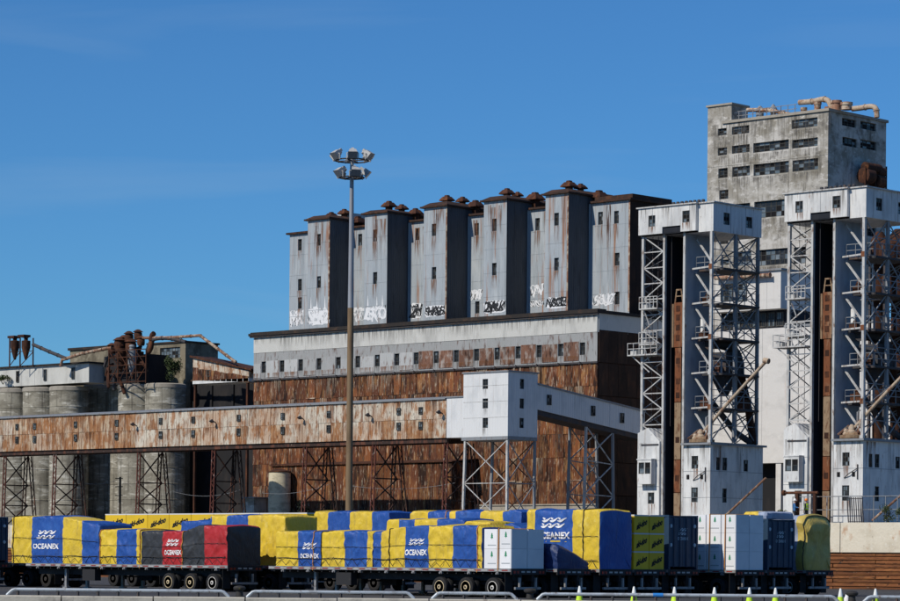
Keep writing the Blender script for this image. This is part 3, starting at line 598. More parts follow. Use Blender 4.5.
# graffiti along the foot of the bays
def graff(o, body, y, p0, p1, top, bot, mt, bold=.03, shear=.1, back=None):
    a, b = onY(*p0, y), onY(*p1, y)
    if back: blot(o, y, a.x - .08, b.x + .08, a.z - .12, b.z + .12, back, len(body) + a.x)
    wild_letters(o, body, y, a.x, b.x, a.z, b.z, mt, int(p0[0]), bold * .6)
    scribble(o, y, a.x, b.x, a.z, b.z + .1, 'graffiti_white' if not back else mt, int(p0[0]) + 5, max(3, len(body) + 1), .035)
graff(recesses[0], 'MX', YR, (290.5, 326), (303.5, 310), 0, 0, 'graffiti_white', .05)
graff(piers[0], 'SB12', YP, (308.5, 325.5), (328.5, 308), 0, 0, 'graffiti_white', .05)
graff(recesses[1], 'RT', YR, (353.5, 321.5), (363, 308), 0, 0, 'graffiti_white', .03)
graff(piers[1], 'EKO', YP, (366, 321), (385.5, 305.5), 0, 0, 'graffiti_white', .06)
graff(recesses[2], '2H', YR, (411, 317.5), (421.5, 304), 0, 0, 'graffiti_black', .05, back='graffiti_white')
graff(piers[2], 'SHRES', YP, (425.5, 316), (444.5, 306), 0, 0, 'graffiti_black', .03, back='graffiti_white')
graff(recesses[3], 'MY', YR, (470.5, 300.5), (482, 290), 0, 0, 'graffiti_white', .03)
graff(piers[3], '2MRK', YP, (485, 312.5), (505, 301), 0, 0, 'graffiti_black', .04, back='graffiti_white')
graff(recesses[4], 'W', YR, (531, 296), (543.5, 285), 0, 0, 'graffiti_white', .03)
graff(recesses[4], 'TAM', YR, (530, 307), (543, 301), 0, 0, 'graffiti_black', .03)
graff(piers[4], 'NSGE', YP, (547, 307.5), (566, 297.5), 0, 0, 'graffiti_black', .03, back='graffiti_white')
graff(recesses[5], 'SOUZ', YR, (594, 305.5), (614, 293.5), 0, 0, 'graffiti_white', .02)
for i, (pi, px, y0, y1) in enumerate([(0, 311, 309, 297), (0, 317, 309, 296.5), (0, 325, 308, 296), (1, 368, 306, 295), (1, 377, 306, 296), (1, 382.5, 306, 295)]):
    a, b = onY(px, y0, YP), onY(px, y1, YP); MB().add([(a.x - .09, YP - .012, a.z), (a.x + .09, YP - .012, a.z), (b.x + .01, YP - .012, b.z), (b.x - .01, YP - .012, b.z)], [(0, 1, 2, 3)]).build('graffiti', 'graffiti_white', piers[pi])
for (o, x, y, z1) in ((piers[2], PX[2][1], YP, ZP), (piers[4], PX[4][1], YP, ZP), (recesses[5], S1, YR, ZRC), (piers[0], PX[0][1], YP, ZP)):
    MB().box(x - .16, x + .012, y - .02, y - .002, ZR + .3, z1 - .05).build('corner_flashing', 'rust_pipe', o)
# parapet frame over the first bay
a = recs[0]
MB().box(a[0] + 1.6, PX[0][1] - .6, YR + 1.0, YR + 3.5, ZP + .5, ZP + 1.0).build('roof_box', 'pale_plaster', el)

# rusty lean-to and tank at the foot of the elevator
YLT = 47.2
p0, p1 = onY(272, 467, YLT), onY(452, 461, YLT)
lt = thing('lean_to_shed', (p0.x + 4, YLT, ZQ), 'low rusted sheet lean-to along the foot of the elevator', 'shed')
nl = 22
for i in range(nl):
    x0 = p0.x + (p1.x - p0.x) * i / nl; x1 = p0.x + (p1.x - p0.x) * (i + 1) / nl
    MB().box(x0 + .01, x1 - .01, YLT + random.uniform(-.02, .02), YE - .36, ZQ - .02, p1.z - .1).build('wall_sheet', 'rust_sheet', lt)
MB().add([(p0.x - .2, YLT - .2, p1.z - .09), (p1.x + .2, YLT - .2, p1.z - .09), (p1.x + .2, YE - .07, p1.z + .25), (p0.x - .2, YE - .07, p1.z + .25), (p0.x - .2, YLT - .2, p1.z + .0), (p1.x + .2, YLT - .2, p1.z), (p1.x + .2, YE - .07, p1.z + .34), (p0.x - .2, YE - .07, p1.z + .34)],
    [(3, 2, 1, 0), (4, 5, 6, 7), (0, 1, 5, 4), (1, 2, 6, 5), (2, 3, 7, 6), (3, 0, 4, 7)]).build('roof', 'rust_machine', lt)
YT = 46.05
tc = onY(279.5, 500, YT); tz = onY(279, 470, YT).z
tk = thing('storage_tank', (tc.x, YT, ZQ), 'cream upright cylindrical tank on a stained concrete base', 'tank')
rt = 1.1
MB().lathe((tc.x, YT, 0), [(rt, ZQ + 1.2), (rt, ZQ + 3.0), (rt + .03, ZQ + 3.01), (rt + .03, ZQ + 3.12), (rt, ZQ + 3.13), (rt, tz - .25)], 32).build('shell', 'tank_cream', tk, smooth=True)
MB().lathe((tc.x, YT, 0), [(rt + .06, tz - .25), (rt + .06, tz - .15), (.3, tz + .1), (.05, tz + .12)], 32).build('tank_roof', 'rust_machine', tk, smooth=True)
MB().box(tc.x - 1.2, tc.x + 1.2, YT - 1.2, YT + 1.2, ZQ - .02, ZQ + 1.2).build('tank_base', 'concrete', tk)

# ================================================================== CONVEYOR GALLERY
YG = 34.0; YG2 = 37.0
gx0, gx1 = onY(-45, 430, YG).x, onY(446, 420, YG).x
gz1 = (onY(447, 398.5, YG).z + onY(1, 417.5, YG).z) / 2; gz0 = (onY(447, 437.5, YG).z + onY(1, 452, YG).z) / 2
gl = thing('conveyor_gallery', (gx1 - 20, YG, ZQ), 'long enclosed conveyor gallery in streaked rusty white sheeting on trestles', 'conveyor gallery')
MB().box(gx0, gx1, YG + .1, YG2, gz0, gz1 - .1).build('gallery_core', 'rust_dark', gl)
MB().add([(gx0, YG - .15, gz1 - .1), (gx1, YG - .15, gz1 - .1), (gx1, YG2 + .15, gz1 - .1), (gx0, YG2 + .15, gz1 - .1), (gx0, YG - .15, gz1), (gx1, YG - .15, gz1), (gx1, (YG + YG2) / 2, gz1 + .25), (gx0, (YG + YG2) / 2, gz1 + .25), (gx1, YG2 + .15, gz1), (gx0, YG2 + .15, gz1)],
    [(3, 2, 1, 0), (0, 1, 5, 4), (4, 5, 6, 7), (7, 6, 8, 9), (1, 2, 8, 6, 5), (0, 4, 7, 9, 3), (2, 3, 9, 8)]).build('roof', 'grey_steel', gl)
gn = 44; gw = (gx1 - gx0) / gn; gh = (gz1 - .1 - gz0) / 2
gm = rawmesh(MB().add([(-gw / 2 - .01, 0, 0), (gw / 2 + .01, -.03, 0), (gw / 2 + .01, 0, gh + .02), (-gw / 2 - .01, .03, gh + .02), (-gw / 2 - .01, .12, 0), (gw / 2 + .01, .12, 0), (gw / 2 + .01, .12, gh + .02), (-gw / 2 - .01, .12, gh + .02)],
    [(0, 1, 2, 3), (0, 4, 5, 1), (1, 5, 6, 2), (2, 6, 7, 3), (3, 7, 4, 0)]), 'gallery_sheet', 'gallery_sheet')
gm2 = gm.copy(); gm2.materials.clear(); gm2.materials.append(MATS['gallery_rusty'])
gxm = onY(150, 425, YG).x
for r in range(2):
    for c in range(gn): inst(gm2 if random.random() < (.85 if gx0 + c * gw < gxm else .28) else gm, 'gallery_sheet', (gx0 + (c + .5) * gw, YG + random.uniform(-.01, .012), gz0 + r * gh), gl)
for px in (17.5, 35, 76, 117, 161, 193.5, 239, 283, 329, 399, 421):
    x = onY(px, 425, YG).x
    for (f0, f1) in ((.62, .80), (.23, .43)):
        z0, z1 = gz0 + (gz1 - gz0) * f0, gz0 + (gz1 - gz0) * f1
        win(gl, 'Y', YG - .075, x - .24, x + .24, z0, z1, 2, 3, bar=.05, frame='frame_dark', wts=(5, 4, 2))
for k in range(36):
    x = random.uniform(gx0, gx1 - 1); run(gl, 'Y', YG - .045, x, x + random.uniform(.3, 1.2), random.choice([gz1 - .12, gz0 + gh]), random.uniform(.8, 1.8))
for px in (137, 216, 304, 372, 443):
    x = onY(px, 420, YG).x
    MB().path([(x, YG, gz0 + 2.1), (x, YG - .5, gz0 + 2.35)], .05, 6).add([(x - .2, YG - .45, gz0 + 2.1), (x + .2, YG - .45, gz0 + 2.1), (x + .1, YG - .85, gz0 + 2.25), (x - .1, YG - .85, gz0 + 2.25), (x - .1, YG - .5, gz0 + 2.45), (x + .1, YG - .5, gz0 + 2.45)], [(0, 1, 2, 3), (0, 1, 5, 4), (2, 3, 4, 5), (0, 3, 4), (1, 2, 5)]).build('wall_lamp', 'dark_steel', gl)
MB().box(gx0, gx1, YG + .15, YG + .45, gz0 - .4, gz0 - .003).box(gx0, gx1, YG2 - .4, YG2 - .1, gz0 - .4, gz0 - .003).build('gallery_girder', 'trestle_steel', gl)
def laced(m, p, q, w, dirv, n, t=.07):
    """column of two chords with zigzag lacing"""
    p, q = Vector(p), Vector(q); d = Vector(dirv) * w / 2
    m.beam(p - d, q - d, t * 1.4); m.beam(p + d, q + d, t * 1.4)
    for i in range(n):
        a = p + (q - p) * (i / n); b = p + (q - p) * ((i + 1) / n); sgn = 1 if i % 2 else -1
        m.beam(a + d * sgn, b - d * sgn, t * .7)
def bent(px, idx):
    x = onY(px, 480, YG + .3).x; yb, yf = YG2 + .3, YG + .3; top = gz0 - .4
    t = thing('trestle_bent', (x, (yf + yb) / 2, ZQ), BENT_LABELS[idx], 'trestle', 'trestle bents under the gallery')
    m = MB(); laced(m, (x + .0, yf - .25, ZQ), (x, yf, top), .42, (1, 0, 0), 14); m.build('front_column', 'trestle_red', t)
    for s in (-1, 1):
        m = MB(); laced(m, (x + s * 1.05, yb + .2, ZQ), (x + s * .3, yb, top), .3, (.7, .7, 0), 10); m.build('rear_leg', 'trestle_steel', t)
    m = MB(); lv = [ZQ, ZQ + 2.3, ZQ + 4.4, top]
    for j in range(3):
        m.beam((x, yf - .1, lv[j]), (x, yb, lv[j + 1]), .1); m.beam((x, yb, lv[j]), (x, yf - .1, lv[j + 1]), .1)
        if j: m.beam((x, yf - .1, lv[j]), (x, yb, lv[j]), .12); m.beam((x - 1.05 + j * .3, yb + .1, lv[j]), (x + 1.05 - j * .3, yb + .1, lv[j]), .1)
    m.build('bracing', 'trestle_steel', t)
    m = MB(); m.box(x - .35, x + .35, yf - .55, yf + .1, ZQ - .02, ZQ + .35); m.box(x - 1.4, x - .75, yb - .1, yb + .5, ZQ - .02, ZQ + .35); m.box(x + .75, x + 1.4, yb - .1, yb + .5, ZQ - .02, ZQ + .35); m.build('footing', 'concrete_trim', t)
BENT_LABELS = ['leftmost rusty laced trestle bent, at the left edge of the picture', 'rusty trestle bent before the left group of concrete silos', 'red and white flaked trestle bent before the pale pair of silos', 'rusty trestle bent before the black gap beside the elevator', 'rusty trestle bent just right of the cream tank', 'rusty trestle bent just right of the tall lamp mast', 'rusty trestle bent where the rusty gallery meets the white junction house']
for i, px in enumerate((5, 55, 139, 213.5, 305, 374, 446)): bent(px, i)

# ================================================================== JUNCTION HOUSE
YJ = 33.0
j0, j1, jm = onY(446, 420, YJ).x + .02, onY(508, 400, YJ).x, onY(463.5, 390, YJ).x
jz0, jzl, jz1 = onY(490, 436.5, YJ).z, onY(455, 397.5, YJ).z, onY(490, 372.5, YJ).z
jy = onX(537.5, 400, j1).y
jh = thing('junction_house', ((jm + j1) / 2, YJ, ZQ), 'white sheet-clad junction house on steel stilts at the end of the rusty gallery', 'building')
zz = lambda y: onY(485, y, YJ).z
fw = [(onY(485.3 - 2.7, y, YJ).x, onY(485.3 + 2.7, y, YJ).x, zz(y + 5), zz(y - 5)) for y in (384, 403.5, 423)]
m = MB(); m.wall('Y', YJ, jm, j1, jz0, jz1, fw, .15)
sy = [(onX(522 - 2.2, 400, j1).y, onX(522 + 2.2, 400, j1).y, zz(y + 5), zz(y - 5)) for y in (384, 403.5, 423)]
m.wall('X', j1, YJ, jy, jz0, jz1, sy, .15); m.quad((jm, YJ, jz0), (jm, jy, jz0), (jm, jy, jz1), (jm, YJ, jz1)); m.quad((jm, jy, jz0), (j1, jy, jz0), (j1, jy, jz1), (jm, jy, jz1)); m.quad((jm, YJ, jz0), (j1, YJ, jz0), (j1, jy, jz0), (jm, jy, jz0))
m.build('house_wall', 'house_white', jh)
MB().box(j0, jm - .003, YJ + .05, jy, jz0, jzl).build('annex', 'house_white', jh)
MB().box(jm - .1, j1 + .1, YJ - .1, jy + .1, jz1, jz1 + .12).box(j0 - .05, jm - .004, YJ - .05, jy + .1, jzl, jzl + .1).build('roof', 'grey_steel', jh)
MB().box(jm - .2, j1 + .02, YJ - .02, jy, jz0 - .3, jz0 - .003).build('floor_beam', 'grey_steel', jh)
for h in fw: win(jh, 'Y', YJ + .1, *h, 2, 3, bar=.05); run(jh, 'Y', YJ - .016, h[0], h[1], h[2] - .01, .8, 'soot_stain')
for h in sy: win(jh, 'X', j1 - .1, *h, 2, 3, bar=.05)
for k in range(1, 4): z = jz0 + (jz1 - jz0) * k / 4 + .25; MB().box(jm, j1 + .015, YJ - .015, YJ - .002, z, z + .03).build('lap_joint', 'white_steel', jh) if k != 9 else None
def braced(t, c0, c1, bays, mt, rt=.07):
    """one braced panel between two legs given as (foot, head) pairs"""
    m = MB(); (a0, a1), (b0, b1) = [tuple(map(Vector, c)) for c in (c0, c1)]
    for j in range(bays):
        f, g = j / bays, (j + 1) / bays
        pa, pb, qa, qb = a0.lerp(a1, f), a0.lerp(a1, g), b0.lerp(b1, f), b0.lerp(b1, g)
        m.beam(pa, qb, rt); m.beam(qa, pb, rt)
        if j: m.beam(pa, qa, rt)
    return m.build('bracing', mt, t)
feet = {}
for (nm, x, y) in (('a', jm + .15, YJ + .15), ('b', j1 - .15, YJ + .15), ('c', j1 - .15, jy - .15), ('d', jm + .15, jy - .15)):
    f = Vector((x + (-.25 if nm in 'ad' else 0), y, ZQ)); h = Vector((x, y, jz0 - .3)); feet[nm] = (f, h)
    MB().beam(f, h, .2).box(f.x - .3, f.x + .3, f.y - .3, f.y + .3, ZQ - .02, ZQ + .25).build('stilt', 'white_steel' if nm in 'ab' else 'grey_steel', jh)
braced(jh, feet['a'], feet['b'], 2, 'white_steel'); braced(jh, feet['b'], feet['c'], 2, 'grey_steel'); braced(jh, feet['d'], feet['c'], 2, 'trestle_steel')

# sloping conveyor running back from the junction house
cx1 = j1 - .02; cx0 = cx1 - 2.3
q0t, q0b = onX(538.5, 385, cx1), onX(538.5, 411.5, cx1); q1t, q1b = onX(645, 412, cx1), onX(645, 436, cx1)
cv = thing('sloping_conveyor', (cx1, q0t.y + 6, ZQ), 'enclosed grey-white conveyor bridge sloping down from the junction house', 'conveyor')
y0, y1 = jy + .005, q1t.y
zt = lambda y: q0t.z + (q1t.z - q0t.z) * (y - q0t.y) / (q1t.y - q0t.y)
zbq = lambda y: zt(y) - 2.15
cpoly = [(y0, zbq(y0)), (y1, zbq(y1)), (y1, zt(y1)), (y0, zt(y0))]
m = MB(); ny = 9
for i in range(ny):
    a, b = y0 + (y1 - y0) * i / ny, y0 + (y1 - y0) * (i + 1) / ny
    MB().prism([(a + .006, zbq(a)), (b - .006, zbq(b)), (b - .006, zt(b)), (a + .006, zt(a))], cx0, cx1 - random.uniform(0, .02), 'X').build('side_panel', 'house_white', cv)
MB().prism([(y0, zt(y0) + .004), (y1, zt(y1) + .004), (y1, zt(y1) + .15), (y0, zt(y0) + .15)], cx0 - .1, cx1 + .1, 'X').build('roof', 'grey_steel', cv)
MB().prism([(y0, zbq(y0) - .45), (y1, zbq(y1) - .45), (y1, zbq(y1) - .004), (y0, zbq(y0) - .004)], cx0 + .1, cx1 - .1, 'X').build('girder', 'dark_steel', cv)
for px in (549, 593, 622):
    p = onX(px, 400, cx1); zc = (zt(p.y) + zbq(p.y)) / 2
    win(cv, 'X', cx1 + .04, p.y - .28, p.y + .28, zc - .45, zc + .45, 2, 3, bar=.06)
MB().box(cx0 - 4, cx0 - .01, y1 - 2.4, y1, zbq(y1) + .1, zt(y1) + .1).build('elevator_link', 'rust_dark', cv)
leg = {}
ya, yb_ = onX(587.5, 470, cx1).y, onX(614, 470, cx1).y
for (nm, x, y) in (('a', cx1 - .2, ya), ('b', cx1 - .2, yb_), ('c', cx0 + .2, ya), ('d', cx0 + .2, yb_)):
    sgn = -1 if nm in 'ac' else 1
    f, h = Vector((x, y + sgn * .25, ZQ)), Vector((x, y, zbq(y) - .4)); leg[nm] = (f, h)
    MB().beam(f, h, .2).box(f.x - .3, f.x + .3, f.y - .3, f.y + .3, ZQ - .02, ZQ + .25).build('stilt', 'white_steel' if nm == 'a' else 'grey_steel', cv)
braced(cv, leg['a'], leg['b'], 3, 'white_steel', .09); braced(cv, leg['c'], leg['d'], 3, 'grey_steel', .09)

# ================================================================== LEFT SILOS AND HEADWORKS
YC = 62.0
def silo(px, py_top, label, group, rad=2.28, y=YC):
    c = onY(px, 440, y); zt_ = onY(px, py_top, y - rad * .8).z
    t = thing('concrete_silo', (c.x, y, ZQ), label, 'silo', group)
    prof = [(rad, ZQ - .02)]; nz = 9
    for k in range(1, nz + 1):
        z = ZQ + (zt_ - .55 - ZQ) * k / nz; prof += [(rad, z - .05), (rad + .035, z - .03), (rad + .035, z + .03), (rad, z + .05)]
    prof += [(rad, zt_ - .5)]
    MB().lathe((c.x, y, 0), prof, 40).build('shaft', 'silo_concrete', t, smooth=True)
    MB().lathe((c.x, y, 0), [(rad + .06, zt_ - .49), (rad + .06, zt_ - .1), (rad - .1, zt_), (.2, zt_ + .1)], 40).build('cap_ring', 'concrete_trim', t, smooth=True)
    return c, zt_
SL = [('leftmost pale concrete silo, cut by the left edge of the picture', -12, 388.5), ('second concrete silo from the left edge of the picture', 15, 387.5), ('concrete silo in the middle of the left group', 42, 386.5), ('rightmost silo of the left group, beside the dark recess', 69, 385.5)]
for l, px, py in SL: silo(px, py, l, 'left group of concrete silos')
silo(138, 383.5, 'pale concrete silo under the rusty cyclones', 'pair of pale silos'); c4, z4 = silo(165, 382.5, 'pale concrete silo with a shrub growing on its top', 'pair of pale silos')
for px, l in ((97, 'dark concrete silo set back between the two pale groups, left one'), (122, 'dark concrete silo set back between the two pale groups, right one')):
    silo(px + 6, 384, l, 'recessed dark silos', y=YC + 6)
# store wall between silos and elevator, shade of the gap put into its colour
p0, p1 = onY(150, 384, 67.), onY(300, 384, 67.)
ds = thing('dark_store', (p0.x + 8, 67, ZQ), 'store wall coloured black for the shade in the gap between silos and elevator', 'building')
MB().box(p0.x, p1.x, 67, 76, ZQ - .02, p0.z).build('store_wall', 'shade_black', ds)
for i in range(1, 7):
    x = p0.x + (p1.x - p0.x) * i / 7; MB().box(x - .15, x + .15, 66.8, 66.995, ZQ, p0.z - .1).build('pilaster', 'shade_black', ds)
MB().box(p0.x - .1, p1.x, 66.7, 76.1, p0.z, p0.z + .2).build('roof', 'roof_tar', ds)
# sloping rusty white gallery over the gap
Y5 = 60.0
pts = [onY(x, y, Y5) for x, y in ((193, 381), (249, 382.5), (249, 371), (193, 357.5))]
sg = thing('roof_gallery', (pts[0].x + 3, Y5, pts[0].z), 'short sloping gallery with white top and rusty lower sheets above the dark gap', 'conveyor gallery')
n5 = 10
for i in range(n5):
    f, g = i / n5, (i + 1) / n5
    A, B, C, D = pts[0].lerp(pts[1], f), pts[0].lerp(pts[1], g), pts[3].lerp(pts[2], g), pts[3].lerp(pts[2], f)
    MB().prism([(A.x + .008, A.z), (B.x - .008, B.z), (C.x - .008, C.z), (D.x + .008, D.z)], Y5 - random.uniform(0, .02), Y5 + 3, 'Y').build('wall_sheet', 'gallery_sheet', sg)
    A2, B2 = A.lerp(D, random.uniform(.5, .62)), B.lerp(C, random.uniform(.5, .62))
    MB().prism([(A.x + .03, A.z + .05), (B.x - .03, B.z + .05), (B2.x - .03, B2.z), (A2.x + .03, A2.z)], Y5 - .06, Y5 - .025, 'Y').build('rusty_sheet', 'rust_sheet', sg)
D, C = pts[3], pts[2]
MB().prism([(D.x - .3, D.z + .01), (C.x + .6, C.z + .01), (C.x + .6, C.z + .22), (D.x - .3, D.z + .22)], Y5 - .25, Y5 + 3.2, 'Y').build('roof', 'rust_machine', sg)
MB().box(pts[0].x, pts[1].x, Y5 - .06, Y5 + 3, pts[0].z - .35, pts[0].z - .01).build('girder', 'white_paint', sg)
for px in (193.7, 246):
    x = onY(px, 430, Y5).x; MB().beam((x, Y5 + .2, ZQ), (x, Y5 + .2, pts[0].z - .36), .25).build('post', 'rust_dark', sg)
win(sg, 'Y', Y5 - .06, onY(207, 372, Y5).x, onY(211, 372, Y5).x, onY(209, 376.5, Y5).z, onY(209, 370, Y5).z, 2, 2)
# white headhouse over the left silos
Y6 = 60.8
a, b = onY(-30, 366, Y6), onY(89, 366, Y6); zb6 = onY(60, 383, Y6).z; zt6 = onY(60, 365, Y6).z
hh = thing('headhouse', ((a.x + b.x) / 2, Y6, zb6), 'low white boarded headhouse running along the left silo tops', 'building')
nb = 9
for i in range(nb):
    x0, x1 = a.x + (b.x - a.x) * i / nb, a.x + (b.x - a.x) * (i + 1) / nb
    MB().box(x0 + .01, x1 - .01, Y6 + random.uniform(-.02, .02), Y6 + 3.4, zb6 - .1, zt6).build('wall_panel', 'pale_plaster', hh)
for px in (18, 45.5, 73.5): x = onY(px, 374, Y6).x; win(hh, 'Y', Y6 - .08, x - .25, x + .25, zb6 + .35, zt6 - .4, 1, 2, wts=(6, 0, 4))
MB().box(a.x, b.x + .3, Y6 - .3, Y6 + 3.6, zt6 + .002, zt6 + .18).build('roof', 'roof_tar', hh)
# concrete block behind with a big window
Y7 = 66.0
a, b = onY(148, 350, Y7), onY(185.5, 350, Y7); zt7 = onY(170, 343.5, Y7).z; yb7 = onX(218, 350, b.x).y
cb = thing('concrete_block', ((a.x + b.x) / 2, Y7, z4), 'small brown concrete workhouse with one wide window above the pale silos', 'building')
hl = [(onY(160, 355, Y7).x, onY(180, 355, Y7).x, onY(170, 358.5, Y7).z, onY(170, 347.5, Y7).z)]
m = MB(); m.wall('Y', Y7, a.x, b.x, ZQ, zt7, hl, .25); m.quad((b.x, Y7, ZQ), (b.x, yb7, ZQ), (b.x, yb7, zt7), (b.x, Y7, zt7)); m.quad((a.x, Y7, ZQ), (a.x, yb7, ZQ), (a.x, yb7, zt7), (a.x, Y7, zt7)); m.quad((a.x, yb7, ZQ), (b.x, yb7, ZQ), (b.x, yb7, zt7), (a.x, yb7, zt7))
m.build('block_wall', 'brown_concrete', cb)
MB().box(a.x - .15, b.x + .15, Y7 - .15, yb7 + .15, zt7 + .002, zt7 + .2).build('roof', 'roof_tar', cb)
win(cb, 'Y', Y7 + .15, *hl[0], 7, 3, bar=.06, wts=(4, 5, 1))
a, b = onY(70, 352, 68.), onY(108, 352, 68.)
lb = thing('low_roof_block', ((a.x + b.x) / 2, 68, zt6), 'low beige roof block behind the left headhouse', 'building')
MB().box(a.x, b.x, 68, 72, ZQ, onY(95, 349, 68).z).build('block_wall', 'brown_concrete', lb)
MB().box(a.x - .2, b.x + .2, 67.8, 72.2, onY(95, 349, 68).z + .002, onY(95, 346.5, 68).z).build('roof', 'roof_tar', lb)
# rusty cyclones and ducts on the silos
def cyclone(t, c, r, h, mt):
    c = Vector(c)
    MB().lathe(c, [(.12, -h), (.16, -h * .95), (r, -h * .35), (r, 0), (r * .9, .04), (r * .45, .06), (r * .45, .35), (r * .62, .36), (r * .5, .55), (.05, .62)], 16).build('cyclone', mt, t, smooth=True)
Y8 = 59.5
pc = onY(128, 382, Y8)
mw = thing('cyclone_cluster', (pc.x, Y8, pc.z), 'tangle of rusty cyclones and hoods on a frame above the pale silos', 'machinery')
P8 = lambda x, y, d=0: onY(x, y, Y8 + d)
for x, y, d, r, h, mt in ((121, 349, 0, .62, 2.6, 'rust_machine'), (132, 350, 0, .62, 2.9, 'grey_steel'), (127, 347, 1.4, .6, 2.6, 'rust_machine'), (139, 352, 1.2, .55, 2.2, 'rust_dark')): cyclone(mw, P8(x, y, d), r, h, mt)
for x, y, s in ((112, 348.5, .75), (119, 344, .9), (129, 337, .8), (138, 335, .75), (131, 346, 1.0), (141, 341, .7), (124, 341, .8)):
    p = P8(x, y, random.uniform(-.3, .8)); MB().lathe(p, [(s * .5, -s * .75), (s * .62, -s * .5), (s * .62, s * .25), (s * .5, s * .42), (s * .8, s * .45), (s * .3, s * .8), (.05, s * .85)], 14).build('hood', 'rust_machine', mw, smooth=True)
m = MB()
for x in (109, 118, 127, 136, 146):
    for d in (-.8, 1.6):
        p, q = P8(x, 383, d), P8(x, 350, d); q.x = p.x; m.beam(p, q, .13)
for y in (383, 374, 366, 358, 351):
    for d in (-.8, 1.6): m.beam(P8(109, y, d), P8(146, y - 2, d), .1)
for x, x2 in ((109, 118), (118, 127), (127, 136), (136, 146)): m.beam(P8(x, 383, -.8), P8(x2, 366, -.8), .08); m.beam(P8(x2, 366, -.8), P8(x, 351, -.8), .08)
m.build('frame', 'rust_dark', mw)
a, b = P8(106, 383, 3.5), P8(151, 354, 3.5)
MB().box(a.x, b.x, Y8 + 3.2, Y8 + 6, a.z - .3, b.z).build('hopper_house', 'shade_black', mw)
rg8 = random.Random(5)
for k in range(16):
    x, y = rg8.uniform(110, 147), rg8.uniform(346, 376); p = P8(x, y, rg8.uniform(-.5, 2.)); q = p + Vector((rg8.uniform(-1.6, 1.6), rg8.uniform(-.5, .5), rg8.uniform(-2.2, .6)))
    MB().path(bez([p, p.lerp(q, .5) + Vector((rg8.uniform(-.4, .4), 0, .3)), q], 4), rg8.uniform(.07, .2), 8).build('feed_pipe', rg8.choice(['rust_machine', 'rust_dark', 'rust_dark', 'dark_steel']), mw, smooth=True)
def pipe(name, pts, r, mt, label, cat='pipe', n=10):
    c = pts[0]; mb = MB().path(pts, r, n); acc = 0.
    for p_, q_ in zip(pts, pts[1:]):
        L_ = (q_ - p_).length; d_ = (q_ - p_).normalized(); s_ = 1.6 - acc
        while s_ < L_: mb.path([p_ + d_ * (s_ - .05), p_ + d_ * (s_ + .05)], r * 1.22, n); s_ += 1.6
        acc = (acc + L_) % 1.6
    o = mb.build(name, mt, origin=c, smooth=True); return tag(o, label, cat)
pipe('duct_pipe', [P8(143, 338), P8(172, 337.5), P8(200, 335.5), P8(236, 362.5)], .17, 'rust_pipe', 'long rusty duct from the cyclones bending down to the elevator')
pipe('duct_pipe', bez([P8(147, 351), P8(150, 343), P8(156, 339), P8(170, 338.6), P8(186, 342)]), .2, 'dark_steel', 'dark curved duct under the long rusty one')
pipe('duct_pipe', [P8(112, 347.5), P8(82, 353.5), P8(62, 360), P8(61, 366)], .19, 'rust_pipe', 'rusty duct sloping from the cyclones down to the left headhouse')
pipe('duct_pipe', bez([P8(148, 353), P8(151, 347), P8(152, 336), P8(154, 333.5)]), .3, 'rust_machine', 'short thick upright duct beside the cyclones')
p9 = onY(20, 366, Y8)
lw = thing('cyclone_pair', (p9.x, Y8, p9.z), 'pair of dark rusty cyclones on legs at the far left roof', 'machinery')
for x in (15, 26): cyclone(lw, P8(x, 341), .52, 2.2, 'rust_machine'); 
for x, y in ((14, 337), (24, 336)): MB().box(*[v for w in ((P8(x, y).x - .6, P8(x, y).x + .6), (Y8 - .5, Y8 + .5), (P8(x, y).z - .15, P8(x, y).z + .12)) for v in w]).build('hood', 'rust_dark', lw)
m = MB()
for x in (9.5, 20, 33): p, q = P8(x, 367), P8(x, 338); q.x = p.x; m.beam(p, q, .12)
m.beam(P8(9.5, 366), P8(20, 352), .07); m.beam(P8(20, 366), P8(33, 352), .07); m.beam(P8(9.5, 352), P8(33, 351), .08); m.build('frame', 'rust_dark', lw)
pipe('duct_pipe', [P8(33, 344.5), P8(50, 352), P8(66, 358.5)], .2, 'dark_steel', 'dark duct sloping down from the far left cyclones')
# shrubs on the silo tops
def shrub(name, p, rx, rz, n, sz, label, seed, mt='leaf', cat='shrub'):
    t = thing(name, p, label, cat)
    leaves(Vector(p) + Vector((0, 0, rz * 1.0)), rx, rx, rz, n, sz, seed).build('foliage', mt, t)
    m = MB(); rg = random.Random(seed)
    for _ in range(6): m.path([Vector(p) + Vector((0, 0, -.05)), Vector(p) + Vector((rg.uniform(-.3, .3) * rx, rg.uniform(-.3, .3) * rx, rz * .6)), Vector(p) + Vector((rg.uniform(-.7, .7) * rx, rg.uniform(-.7, .7) * rx, rz * 1.4))], .03, 5, r2=.01)
    m.build('stem', 'bark', t); return t
shrub('shrub', onY(173, 381, 60.3), 1.0, 1.35, 900, .12, 'green shrub growing on top of the pale silo', 3)
shrub('shrub', onY(3, 384, 59.9), .9, .55, 500, .1, 'low green shrub on the silo tops at the left picture edge', 4)

